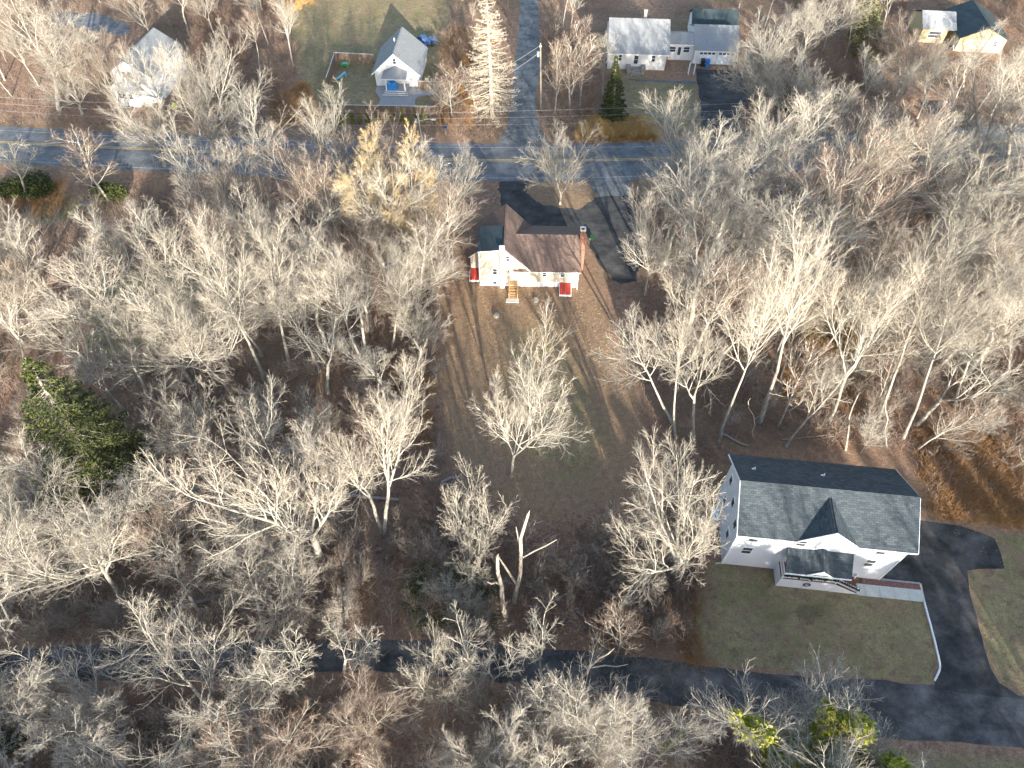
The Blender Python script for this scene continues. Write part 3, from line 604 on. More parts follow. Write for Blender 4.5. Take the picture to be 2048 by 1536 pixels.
# --- small white church-like house
def church():
    o0 = (-21.746, 105.78, 0); yaw = math.radians(-3.83)
    h = thing('house', 'small white gabled house with grey roof and a blue tarp on its porch', 'house', o0, yaw)
    ow = M['white']; Wm = siding('bright_white_clapboard', (0.79, .79, .78))
    MB().prism_y([(0, 0), (6.95, 0), (6.95, 2.15), (3.4, 5.2), (0, 2.15)], 0, 8.2, Wm).build('wall', h)
    r = MB(); S = M['grey_sh2']
    r.slab([(3.4, -.35, 5.3), (7.3, -.35, 1.95), (7.3, 8.45, 1.95), (3.4, 8.45, 5.3)], .12, S); r.slab([(-.42, -.35, 1.95), (3.4, -.35, 5.301), (3.4, 8.45, 5.301), (-.42, 8.45, 1.95)][::-1], .12, S)
    rf = r.build('roof', h); MB().tube([(2.7, 4.9, 4.6), (2.7, 4.9, 5.3)], .09, 8, ow).build('vent_pipe', rf)
    t = MB()
    t.hexa([(-.42, -.42, 1.93), (3.4, -.42, 5.26), (3.4, -.35, 5.26), (-.42, -.35, 1.93)], [(-.42, -.42, 2.08), (3.4, -.42, 5.42), (3.4, -.35, 5.42), (-.42, -.35, 2.08)], ow)
    t.hexa([(3.4, -.42, 5.26), (7.3, -.42, 1.93), (7.3, -.35, 1.93), (3.4, -.35, 5.26)], [(3.4, -.42, 5.42), (7.3, -.42, 2.08), (7.3, -.35, 2.08), (3.4, -.35, 5.42)], ow); t.build('trim', h)
    window(h, 3.1, 3.75, 3.65, 4.6, 0); window(h, 5.45, 6.0, 1.0, 2.1, 0, pm=M['blind'])
    d = MB().box(3.6, 4.45, -.05, .01, .55, 2.2, ow).build('door', h); MB().box(4.28, 4.34, -.09, -.05, 1.3, 1.36, M['dark']).build('handle', d)
    window_x(h, 2.2, 2.7, 1.0, 1.6, 6.95, 1); window_x(h, 5.6, 6.2, 1.0, 1.7, 6.95, 1)
    p = MB(); A, B_, C_, D, E_ = (1.5, -.02, 2.6), (3.42, -.02, 3.45), (5.35, -.02, 2.6), (1.5, -2.3, 2.45), (5.4, -2.3, 2.45)
    low = [(a, b, c-.14) for a, b, c in (A, B_, C_, E_, D)]
    p.poly([B_, D, E_], M['grey_sh']); p.poly([A, D, B_], M['grey_sh']); p.poly([B_, E_, C_], M['grey_sh'])
    for a, b, c, d_ in ((A, low[0], low[4], D), (D, low[4], low[3], E_), (E_, low[3], low[2], C_)): p.poly([a, b, c, d_], ow)
    p.poly([low[4], low[0], low[1], low[2], low[3]], ow); p.build('porch_roof', h)
    for x in (2.0, 4.95): MB().box(x, x+.16, -2.2, -2.04, .55, 2.35, ow).build('post', h)
    dk = MB(); dk.box(1.8, 5.3, -2.35, 0, 0, .55, M['paver']); dk.box(1.65, 5.45, -2.62, -2.36, 0, .36, M['paver']); dk.box(1.5, 5.6, -2.9, -2.63, 0, .18, M['paver']); dk = dk.build('porch_deck', h)
    e = MB(); e.box(1.78, 5.32, -2.40, -2.352, .5, .58, ow); e.box(1.63, 5.47, -2.67, -2.622, .31, .39, ow); e.box(1.48, 5.62, -2.95, -2.902, .13, .21, ow); e.build('step_edge', dk)
    rng = random.Random(8); tb = MB(); nx, ny = 10, 8; vs = []
    pts = []
    for i in range(nx+1):
        for j in range(ny+1):
            u, v = i/nx*2-1, j/ny*2-1; e_ = max(abs(u), abs(v)); z = .6 + (1.05*(1-e_**5) if e_ < 1 else 0)+rng.uniform(-.07, .07)*(e_ < 1)
            pts.append((2.15+(i/nx)*1.55+rng.uniform(-.04, .04), -2.2+(j/ny)*1.3+rng.uniform(-.04, .04), max(.56, z)))
    tb.v = pts; mi = tb.mi(M['tarp'])
    for i in range(nx):
        for j in range(ny): a = i*(ny+1)+j; tb.f.append((a, a+ny+1, a+ny+2, a+1)); tb.m.append(mi)
    one('tarp', tb, 'crumpled bright blue tarp covering something on the small house porch', 'tarp', loc=o0, rz=yaw)
    # path
    c_, s_ = math.cos(yaw), math.sin(yaw)
    def wl(x, y): return (o0[0]+c_*x-s_*y, o0[1]+s_*x+c_*y)
    pp = [wl(*q) for q in ((.13, -.18), (.1, -1.65), (.6, -2.6), (1.25, -3.56), (1.3, -4.6), (1.0, -5.94), (7.3, -5.9), (6.95, -4.7), (6.7, -3.6), (7.1, -2.8), (8.3, -2.4), (9.6, -2.2), (9.7, -.9), (6.95, -.9), (6.95, -.18))]
    o = tess('path', rag(pp, .04, .6, 3), .02, M['paver'])
    # fences
    def fence(a, b, lab, hgt=1.75, name='fence'):
        a, b = np.array(a), np.array(b); Lh = np.linalg.norm(b-a); ang = math.atan2(b[1]-a[1], b[0]-a[0])
        f = thing(name, lab, 'fence', (a[0], a[1], 0), ang); m = MB(); rg = random.Random(int(Lh*10)); n = int(Lh/.15)
        for i in range(n): m.box(i*.15+.008, i*.15+.142, -.015, .015, .05, hgt+rg.uniform(-.02, .02), M['fence'])
        m.build('boards', f); rl = MB()
        for z in (.4, 1.4): rl.box(0, Lh, .016, .055, z, z+.09, M['fence'])
        rl.build('rail', f); MB().box(0, Lh, -.05, .06, hgt+.02, hgt+.06, M['concrete']).build('cap', f)
        k = max(1, int(Lh/2.4))
        for i in range(k+1): MB().box(i*Lh/k-.05, i*Lh/k+.05, .02, .12, 0, hgt+.08, M['fence']).build('post', f)
        return f
    g = lambda x, y: tuple(G(x, y)[:2])
    fence(g(664, 228), g(876, 231), 'brown board fence running behind the row of arborvitae', 1.5)
    fence(g(671, 124), g(750, 128), 'weathered tan board fence behind the green play table', 1.6)
    fence(g(656, 175), g(672, 127), 'end board fence beside the blue toddler slide', 1.6)
    fence(g(838, 180), g(874, 182), 'dark slatted fence panel off the small house side wall', 1.5)
church()
# arborvitae row
def leaf_mesh(mb, pts, size, mat, rng, flat=0.0, elong=2.0):
    mi = mb.mi(mat)
    N = len(pts); P_ = np.array(pts); a = rng.normal(size=(N, 3)); a[:, 2] *= (1-flat); a /= np.linalg.norm(a, axis=1)[:, None]+1e-9
    b = np.cross(a, rng.normal(size=(N, 3))); b /= np.linalg.norm(b, axis=1)[:, None]+1e-9
    s = size*rng.uniform(.6, 1.3, (N, 1)); i0 = len(mb.v)
    Q = np.stack([P_-a*s, P_-b*s/elong, P_+a*s, P_+b*s/elong], 1).reshape(-1, 3); mb.v += [tuple(q) for q in Q.tolist()]
    mb.f += [(i0+4*i, i0+4*i+1, i0+4*i+2, i0+4*i+3) for i in range(N)]; mb.m += [mi]*N
def leaf_arr(pts, size, rng, elong):
    N = len(pts); a = rng.normal(size=(N, 3)); a[:, 2] *= .75; a /= np.linalg.norm(a, axis=1)[:, None]; b = np.cross(a, rng.normal(size=(N, 3))); b /= np.linalg.norm(b, axis=1)[:, None]+1e-9
    s_ = size*rng.uniform(.6, 1.3, (N, 1)); return np.stack([pts-a*s_, pts-b*s_/elong, pts+a*s_, pts+b*s_/elong], 1).reshape(-1, 3), np.arange(N*4).reshape(N, 4)
def arborvitae_proto(seed):
    rng = np.random.default_rng(seed); o = thing('arborvitae', None, 'shrub'); MB().tube([(0, 0, 0), (0, 0, .5), (0, 0, 1.4)], [.05, .04, .015], 6, M['log']).build('stem', o)
    n = 1500; z = rng.beta(1.1, 1.5, n)*1.95+.05; rr = .36*np.sqrt(np.clip(1-z/2.05, 0, 1))*np.minimum(1, z*3+.5); a = rng.uniform(0, 2*np.pi, n); r = rr*np.sqrt(rng.uniform(.35, 1.1, n))
    mb = MB(); leaf_mesh(mb, np.stack([r*np.cos(a), r*np.sin(a), z], 1), .085, M['arbor'], rng, 0, 2.2); mb.build('foliage', o); return o
AP = [arborvitae_proto(1), arborvitae_proto(2)]
ORD = ['first', 'second', 'third', 'fourth', 'fifth', 'sixth', 'seventh', 'eighth', 'ninth', 'tenth', 'eleventh', 'twelfth', 'thirteenth', 'fourteenth', 'fifteenth', 'sixteenth', 'seventeenth', 'eighteenth', 'nineteenth', 'twentieth']
rng = random.Random(5)
ax = [681, 692, 706, 721, 736, 750, 764, 778, 791, 806, 820, 834, 850]
for i, x in enumerate(ax):
    o = AP[i] if i < 2 else copy_tree(AP[i % 2]); o.location = tuple(G(x, 247+rng.uniform(-1.5, 1.5))); o.rotation_euler = (0, 0, rng.uniform(0, 6)); s = rng.uniform(.85, 1.15); o.scale = (s, s, s*rng.uniform(.9, 1.15))
    tag(o, 'conical green arborvitae, %s in the row from the pole end of the board fence' % ORD[12-i], 'shrub', 'row of arborvitae in front of the board fence')

# --- white ranch house with breezeway and garage
def ranch():
    o0 = (15.76, 111.0, 0); yaw = math.radians(-3.53)
    h = thing('house', 'long white ranch house with pale grey roof, breezeway and double garage', 'house', o0, yaw); OW = M['old_white']; S = M['grey_sh']; Wt = M['white']
    w = MB(); w.prism_x([(0, 0), (10.6, 0), (10.6, 2.7), (5.3, 5.55), (0, 2.7)], 0, 9.45, OW); w.prism_x([(3.5, 0), (7.5, 0), (7.5, 2.7), (5.4, 3.5), (3.5, 2.7)], 9.45, 14.2, OW)
    w.prism_x([(2.5, 0), (10.6, 0), (10.6, 2.35), (6.8, 4.15), (2.5, 2.35)], 14.2, 21.0, OW); w.prism_x([(10.6, 0), (15, 0), (15, 2.6), (12.8, 3.9), (10.6, 2.6)], 14.5, 22, OW); w.build('wall', h)
    r = MB(); r.slab([(-.2, -.3, 2.65), (9.75, -.3, 2.65), (9.75, 5.3, 5.65), (-.2, 5.3, 5.65)], .12, S); r.slab([(-.2, 5.3, 5.651), (9.75, 5.3, 5.651), (9.75, 10.9, 2.65), (-.2, 10.9, 2.65)], .12, S)
    r.slab([(9.75, 3.25, 2.68), (14.0, 3.25, 2.68), (14.0, 5.4, 3.6), (9.75, 5.4, 3.6)], .1, S); r.slab([(9.75, 5.4, 3.601), (14.0, 5.4, 3.601), (14.0, 7.6, 2.7), (9.75, 7.6, 2.7)], .1, S)
    r.slab([(14.0, 2.2, 2.3), (21.3, 2.2, 2.3), (21.3, 6.8, 4.3), (14.0, 6.8, 4.3)], .12, S); r.slab([(14.0, 6.8, 4.301), (21.3, 6.8, 4.301), (21.3, 10.9, 2.3), (14.0, 10.9, 2.3)], .12, S); r.build('roof', h)
    r = MB(); r.slab([(14.3, 10.4, 2.5), (22.2, 10.4, 2.5), (22.2, 12.8, 4.1), (14.3, 12.8, 4.1)], .12, M['dark_roll']); r.slab([(14.3, 12.8, 4.101), (22.2, 12.8, 4.101), (22.2, 15.2, 2.5), (14.3, 15.2, 2.5)], .12, M['dark_roll']); r.build('rear_roof', h)
    c = MB().box(5.5, 6.0, 6.4, 6.9, 4.4, 6.4, M['stone']).build('chimney', h); MB().box(5.45, 6.05, 6.35, 6.95, 6.4, 6.5, M['concrete']).build('chimney_cap', c)
    for q in ((1.6, 2.2, 1.35, 2.5), (4.1, 4.9, .9, 2.45), (6.9, 7.6, 1.35, 2.5)): window(h, *q, 0, fm=OW)
    window(h, 9.75, 11.2, 1.3, 2.3, 3.5, fw=.08); window(h, 12.4, 13.5, 1.3, 2.3, 3.5, fw=.08)
    d = MB().box(11.45, 12.15, 3.45, 3.51, .15, 2.35, Wt).build('door', h); MB().box(11.55, 12.05, 3.43, 3.449, .9, 2.2, M['glass']).build('pane', d)
    for x0 in (14.9, 18.0):
        g = MB().box(x0, x0+2.8, 2.44, 2.51, .02, 2.1, Wt).build('garage_door', h)
        for k in range(4): MB().box(x0+.15+k*.66, x0+.65+k*.66, 2.425, 2.445, 1.65, 1.95, M['glass']).build('pane', g)
    t = MB(); t.box(-.2, 9.75, -.38, -.3, 2.58, 2.72, Wt); t.box(14.0, 21.3, 2.12, 2.2, 2.24, 2.36, Wt); t.box(9.76, 13.98, 3.18, 3.25, 2.62, 2.74, Wt)
    t.box(9.35, 9.5, -.05, .08, 0, 2.6, M['brick']); t.build('trim', h)
    s = MB(); s.box(3.1, 6.0, -1.6, 0, 0, .55, M['stone']); s.box(3.0, 3.7, -1.65, -.2, .55, 1.0, M['stone']); s.box(5.4, 6.1, -1.65, -.2, .55, 1.0, M['stone']); s.box(3.7, 5.4, -2.0, -1.6, 0, .28, M['stone']); s.build('stoop', h)
    c_, s_ = math.cos(yaw), math.sin(yaw)
    def wl(x, y, z=0): return (o0[0]+c_*x-s_*y, o0[1]+s_*x+c_*y, z)
    a = MB(); a.tube([(-.45, 0, 0), (-.45, 0, 1.7), (-.3, 0, 2.05), (0, 0, 2.2), (.3, 0, 2.05), (.45, 0, 1.7), (.45, 0, 0)], .05, 6, Wt); a.tube([(-.45, .5, 0), (-.45, .5, 1.7), (-.3, .5, 2.05), (0, .5, 2.2), (.3, .5, 2.05), (.45, .5, 1.7), (.45, .5, 0)], .05, 6, Wt)
    for z in (.5, 1.0, 1.5): a.box(-.47, -.43, 0, .5, z, z+.04, Wt); a.box(.43, .47, 0, .5, z, z+.04, Wt)
    one('garden_arch', a, 'white garden arch standing by the breezeway of the ranch house', 'arch', loc=wl(13.6, -1.2), rz=yaw)
    def bin_(loc, m, lab):
        b = thing('wheelie_bin', lab, 'bin', loc, yaw); q = MB(); q.hexa([(-.25, -.28, .08), (.25, -.28, .08), (.25, .25, .08), (-.25, .25, .08)], [(-.32, -.36, 1.05), (.32, -.36, 1.05), (.32, .33, 1.05), (-.32, .33, 1.05)], m); q.build('body', b)
        MB().slab([(-.34, -.4, 1.06), (.34, -.4, 1.06), (.34, .38, 1.12), (-.34, .38, 1.12)], .05, m).build('lid', b)
        for x in (-.3, .26): w_ = MB(); w_.tube([(x, .3, .12), (x+.05, .3, .12)], .12, 10, M['dark']); w_.build('wheel', b)
    bin_(wl(16.45, 1.6), M['blue'], 'blue recycling bin in front of the white garage doors'); bin_(wl(15.7, 1.75), M['dark'], 'dark trash bin in front of the white garage doors')
    br = MB(); rg = np.random.default_rng(3)
    pp = [wl(10.4+rg.uniform(0, 2.2), rg.uniform(-1.0, 2.6), 0) for _ in range(4)]
ranch()
MB().box(0, 9.5, 0, .7, -.05, .012, M['paver'])
o = tess('path', rag(W([(1258, 158), (1392, 163), (1394, 168), (1258, 161)]), .05, .8, 1), .012, M['road'])

# --- white house behind the big tree, far left; yellow house, far right
def tl_house():
    o0 = tuple(G(252, 200)); yaw = math.radians(-9.3)
    h = thing('house', 'tall white house with lilac grey roof half hidden behind the spreading roadside tree', 'house', o0, yaw)
    MB().prism_y([(-.5, 0), (5.9, 0), (5.9, 4.5), (2.7, 6.6), (-.5, 4.5)], 0, 9.5, M['white_siding']).build('wall', h)
    r = MB(); S = M['grey_sh2']; r.slab([(2.7, -.3, 6.7), (6.3, -.3, 4.3), (6.3, 9.8, 4.3), (2.7, 9.8, 6.7)], .12, S); r.slab([(-.9, -.3, 4.3), (2.7, -.3, 6.701), (2.7, 9.8, 6.701), (-.9, 9.8, 4.3)][::-1], .12, S); r.build('roof', h)
    MB().box(-.3, 3.4, -1.6, 0, 0, 2.5, M['white_siding']).build('sun_porch', h); MB().slab([(-.5, -1.8, 2.45), (3.6, -1.8, 2.45), (3.6, 0, 2.9), (-.5, 0, 2.9)], .1, M['white']).build('porch_roof', h)
    window(h, 1.3, 2.1, 3.7, 4.9, 0); window(h, 2.4, 3.2, 3.7, 4.9, 0); window(h, .5, 1.8, 1.2, 2.2, -1.6); window(h, 2.1, 2.9, 1.2, 2.2, -1.6)
    s = MB()
    for i in range(3): s.box(3.8, 5.0, -.5-i*.3, -.2-i*.3, 0, .6-.2*i, M['concrete'])
    s.build('steps', h)
tl_house()
def yellow_house():
    o0 = tuple(G(1834, 84)); h = thing('house', 'pale yellow house with dark roof glimpsed through bare trees in the far corner', 'house', o0, math.radians(-6)); Y = M['yellow']; S = M['dark_roll']
    w = MB(); w.prism_x([(0, 0), (6, 0), (6, 2.4), (3, 3.8), (0, 2.4)], 0, 4.2, Y); w.prism_y([(5.5, 0), (13, 0), (13, 2.3), (9.2, 4.0), (5.5, 2.3)], -2.5, 7, Y); w.box(4.2, 5.5, 2, 6, 0, 2.4, Y); w.build('wall', h)
    r = MB(); r.slab([(-.2, -.3, 2.3), (5.4, -.3, 2.3), (5.4, 3, 3.9), (-.2, 3, 3.9)], .12, M['steel']); r.slab([(-.2, 3, 3.901), (5.4, 3, 3.901), (5.4, 6.4, 2.3), (-.2, 6.4, 2.3)], .12, S); r.build('roof', h)['label'] = 'low roof with bright metal panels'
    r = MB(); r.slab([(9.2, -2.8, 4.1), (13.3, -2.8, 2.2), (13.3, 7.3, 2.2), (9.2, 7.3, 4.1)], .12, S); r.slab([(5.2, -2.8, 2.2), (9.2, -2.8, 4.101), (9.2, 7.3, 4.101), (5.2, 7.3, 2.2)][::-1], .12, S); r.build('roof', h)
    window(h, 1.2, 3.4, .8, 2.0, 0); window(h, 7.4, 10.4, .6, 2.0, -2.5, pm=M['blind']); window(h, 11.0, 11.9, 1.0, 2.0, -2.5)
    MB().tube([(5.3, -.2, 2.2), (5.3, -2.6, .1)], .05, 6, M['white']).build('downspout', h)
yellow_house()

# ------------------------------------------------------------------ street furniture
def pole(base, top, lab, light=False, cross=False):
    b, hh, lx = top_of(base, top); o = thing('utility_pole', lab, 'utility pole', tuple(b)); 
    MB().tube([(0, 0, 0), (lx*.5, 0, hh*.5), (lx, 0, hh)], [.14, .12, .09], 10, M['pole']).build('mast', o)
    if cross: MB().box(lx-.9, lx+.9, -.06, .06, hh-.7, hh-.58, M['pole']).build('crossarm', o)
    for x in (-.12, .12): MB().tube([(lx+x, 0, hh-.58), (lx+x, 0, hh-.35)], [.05, .03], 6, M['white']).build('insulator', o)
    MB().tube([(lx-.28, -.1, hh-1.9), (lx-.28, -.1, hh-1.2)], .18, 10, M['steel']).build('transformer', o)
    if light:
        l = MB(); l.tube([(lx, 0, hh-1.6), (lx+1.2, -.2, hh-1.1), (lx+2.1, -.3, hh-1.05)], .05, 6, M['steel']).build('lamp_arm', o); MB().box(lx+1.95, lx+2.6, -.42, -.18, hh-1.16, hh-1.02, M['steel']).build('lamp_head', o)
    return np.array([b[0]+lx, b[1], hh])
tA = pole((1082, 222), (1081, 86), 'tall brown utility pole at the corner of the cracked side road')
tB = pole((846, 291), (834, 222), 'grey utility pole with street lamp arm at the end of the arborvitae row', True)
tC = np.array([-95, 96, tB[2]]); tD = np.array([78, 97, tB[2]-.3])
def wire(a, b, sag, lab, off=(0, 0, 0)):
    pts = [tuple(a+(b-a)*t+np.array(off)-np.array([0, 0, sag*4*t*(1-t)])) for t in np.linspace(0, 1, 24)]
    one('power_line', MB().tube(pts, .016, 4, M['steel']), lab, 'cable', 'overhead wires on the utility poles')
wire(tB-np.array([0, 0, .35]), tA-np.array([0, 0, .35]), .5, 'upper overhead wire crossing from the street lamp pole to the side road pole')
wire(tB-np.array([0, 0, 1.3]), tA-np.array([0, 0, 1.3]), .9, 'lower slack wire crossing from the street lamp pole to the side road pole')
for k, (dz, nm) in enumerate(((.35, 'topmost'), (1.2, 'middle'), (2.2, 'lowest'))):
    wire(tB-np.array([0, 0, dz]), tD-np.array([0, 0, dz]), .6+.25*k, '%s roadside wire running past the spruce and golden grass' % nm)
    wire(tC-np.array([0, 0, dz]), tB-np.array([0, 0, dz]), .6+.25*k, '%s roadside wire running over the arborvitae row' % nm)
b = G(1114, 290); o = thing('marker_post', 'white marker post with black top on the verge by the side road', 'post', tuple(b)); MB().tube([(0, 0, 0), (0, 0, 1.0)], .1, 8, M['white']).build('post', o); MB().tube([(0, 0, 1.0), (0, 0, 1.35)], .1, 8, M['dark']).build('cap', o)
b = G(1269, 270); o = thing('fire_hydrant', 'orange and white fire hydrant at the edge of golden roadside grass', 'hydrant', tuple(b)); MB().tube([(0, 0, 0), (0, 0, .08), (0, 0, .1), (0, 0, .55)], [.18, .18, .12, .12], 10, M['orange']).build('body', o); MB().tube([(0, 0, .55), (0, 0, .68), (0, 0, .75)], [.15, .11, .03], 10, M['white']).build('bonnet', o); MB().tube([(-.2, 0, .42), (.2, 0, .42)], .06, 8, M['orange']).build('outlet', o)
b = G(359, 236); o = thing('road_sign', 'bright yellow green warning sign beside the big roadside tree', 'sign', tuple(b)); MB().box(-.03, .03, -.03, .03, 0, 2.6, M['steel']).build('post', o)
mb = MB(); mb.hexa([(0, -.05, 1.5), (.5, -.05, 2.0), (0, -.05, 2.5), (-.5, -.05, 2.0)], [(0, -.03, 1.5), (.5, -.03, 2.0), (0, -.03, 2.5), (-.5, -.03, 2.0)], M['hivis']); mb.build('panel', o)
b = G(446, 250); o = thing('mailbox', 'white mailbox on a post at the road edge below the thicket', 'mailbox', tuple(b)); MB().box(-.05, .05, -.05, .05, 0, 1.0, M['pole']).build('post', o); MB().box(-.14, .14, -.3, .25, 1.0, 1.25, M['white']).tube([(0, -.3, 1.25), (0, .25, 1.25)], .14, 10, M['white']).build('box', o)
b = G(892, 268); o = thing('mailbox', 'dark blue box on a post among the brush beside the main road', 'mailbox', tuple(b)); MB().box(-.05, .05, -.05, .05, 0, .9, M['pole']).build('post', o); MB().box(-.18, .18, -.2, .2, .9, 1.3, M['navy']).tube([(0, -.2, 1.3), (0, .2, 1.3)], .18, 10, M['navy']).build('box', o)
b = G(691, 133); o = thing('play_table', 'green plastic play table inside the fenced yard', 'play table', tuple(b), .1); MB().hexa([(-.55, -.4, .3), (.55, -.4, .3), (.6, .4, .3), (-.6, .4, .3)], [(-.65, -.5, .6), (.65, -.5, .6), (.7, .5, .6), (-.7, .5, .6)], M['green_plastic']).build('tub', o)
MB().box(-.35, .35, -.25, .25, .6, .66, M['steel']).build('tray', o)
for x in (-.4, .4):
    for y in (-.3, .3): MB().box(x-.05, x+.05, y-.05, y+.05, 0, .3, M['green_plastic']).build('leg', o)
b = G(684, 156); o = thing('toddler_slide', 'light blue toddler slide on the grass in the fenced yard', 'slide', tuple(b), .6); MB().slab([(-.9, -.2, .1), (.6, -.2, .7), (.6, .2, .7), (-.9, .2, .1)][::1], .06, M['sky_plastic']).build('chute', o); MB().box(.6, .75, -.22, .22, 0, .8, M['sky_plastic']).build('ladder', o)
def pickup():
    b = G(846, 92); o = thing('pickup_truck', 'dark blue pickup truck parked behind the small white house', 'truck', tuple(b), math.radians(20)); P = M['navy']
    MB().box(-2.3, 2.3, -.85, .85, .4, .95, P).box(1.2, 2.3, -.8, .8, .95, 1.05, P).box(-2.3, -.3, -.85, -.75, .95, 1.25, P).box(-2.3, -.3, .75, .85, .95, 1.25, P).build('body', o)
    c = MB(); c.hexa([(-.3, -.8, .95), (1.2, -.8, .95), (1.2, .8, .95), (-.3, .8, .95)], [(-.2, -.68, 1.6), (.75, -.68, 1.6), (.75, .68, 1.6), (-.2, .68, 1.6)], P); c.build('cab', o); c = MB(); c.hexa([(.82, -.66, 1.08), (1.2, -.66, 1.08), (1.2, .66, 1.08), (.82, .66, 1.08)], [(.8, -.6, 1.5), (.86, -.6, 1.5), (.86, .6, 1.5), (.8, .6, 1.5)], M['glass']); c.build('windscreen', o)
    for x in (-1.5, 1.5):
        for y in (-.86, .68): MB().tube([(x, y, .36), (x, y+.18, .36)], .36, 14, M['dark']).build('wheel', o)
pickup()

# ------------------------------------------------------------------ trees
def tubes(Pn, Rn, k, rng):
    """Pn [N,n,3], Rn [N,n] -> verts, quads"""
    N, n, _ = Pn.shape
    d = np.zeros_like(Pn); d[:, 1:-1] = Pn[:, 2:]-Pn[:, :-2]; d[:, 0] = Pn[:, 1]-Pn[:, 0]; d[:, -1] = Pn[:, -1]-Pn[:, -2]
    d /= np.linalg.norm(d, axis=2, keepdims=True)+1e-9
    ref = np.where(np.abs(d[..., 2:3]) < 0.9, np.array([0, 0, 1.0]), np.array([1.0, 0, 0]))
    u = np.cross(d, ref); u /= np.linalg.norm(u, axis=2, keepdims=True)+1e-9; w = np.cross(d, u)
    a = np.arange(k)*2*np.pi/k; ca, sa = np.cos(a), np.sin(a)
    V = Pn[:, :, None]+Rn[:, :, None, None]*(u[:, :, None]*ca[None, None, :, None]+w[:, :, None]*sa[None, None, :, None])
    idx = np.arange(N*n*k).reshape(N, n, k); a0 = idx[:, :-1]; b0 = np.roll(a0, -1, 2); a1 = idx[:, 1:]; b1 = np.roll(a1, -1, 2)
    return V.reshape(-1, 3), np.stack([a0, b0, b1, a1], -1).reshape(-1, 4)
def np_mesh(name, parts, mats, smooth=True):
    vs, fs, ms, off = [], [], [], 0
    for V, F, mi in parts: vs.append(V); fs.append(F+off); ms.append(np.full(len(F), mi)); off += len(V)
    V = np.vstack(vs); F = np.vstack(fs); mi = np.concatenate(ms); k = F.shape[1]
    me = bpy.data.meshes.new(name); me.vertices.add(len(V)); me.vertices.foreach_set('co', V.astype(np.float32).ravel())
    me.loops.add(F.size); me.loops.foreach_set('vertex_index', F.astype(np.int32).ravel())
    me.polygons.add(len(F)); me.polygons.foreach_set('loop_start', np.arange(0, F.size, k, dtype=np.int32))
    for m in mats: me.materials.append(m)
    me.polygons.foreach_set('material_index', mi.astype(np.int32)); me.polygons.foreach_set('use_smooth', np.full(len(F), smooth))
    me.update(calc_edges=True); return me
def nrm(v): return v/(np.linalg.norm(v, axis=-1, keepdims=True)+1e-9)
def grow(rng, Pp, Rp, Lp, nchild, t0, t1, ang, lenf, n, up, wander, rfac, rtip, taper=0.6, tpow=1.0, bymax=None):
    """children of the branches Pp [N,m,3]"""
    N, m, _ = Pp.shape; K = N*nchild
    pi = np.repeat(np.arange(N), nchild); t = (t0+(t1-t0)*((np.tile(np.arange(nchild), N)+rng.uniform(0.1, .9, K))/nchild)**tpow)
    f = t*(m-1); i0 = np.minimum(f.astype(int), m-2); fr = (f-i0)[:, None]
    start = Pp[pi, i0]*(1-fr)+Pp[pi, i0+1]*fr; pr = Rp[pi, i0]*(1-fr[:, 0])+Rp[pi, i0+1]*fr[:, 0]
    tan = nrm(Pp[pi, i0+1]-Pp[pi, i0])
    ref = np.where(np.abs(tan[:, 2:3]) < 0.9, np.array([0, 0, 1.0]), np.array([1.0, 0, 0])); u = nrm(np.cross(tan, ref)); w = np.cross(tan, u)
    az = (np.tile(np.arange(nchild), N)*2.399+np.repeat(rng.uniform(0, 6.28, N), nchild)+rng.normal(0, .35, K))[:, None]
    an = np.clip(rng.normal(ang[0], ang[1], K), .12, 1.9)[:, None]
    d = nrm(tan*np.cos(an)+(u*np.cos(az)+w*np.sin(az))*np.sin(an))
    L = Lp[pi]*lenf*(1-taper*t)*rng.uniform(.7, 1.25, K)
    if bymax is not None: L = np.minimum(L, bymax)
    P_ = np.zeros((K, n, 3)); P_[:, 0] = start; seg = (L/(n-1))[:, None]
    for j in range(1, n):
        d = nrm(d+np.array([0, 0, up])+rng.normal(0, wander, (K, 3))); P_[:, j] = P_[:, j-1]+d*seg
    r0 = np.minimum(pr*rfac, np.maximum(rtip*1.3, L*.017)); R = r0[:, None]+(rtip-r0[:, None])*np.linspace(0, 1, n)[None]**.8
    return P_, R, L
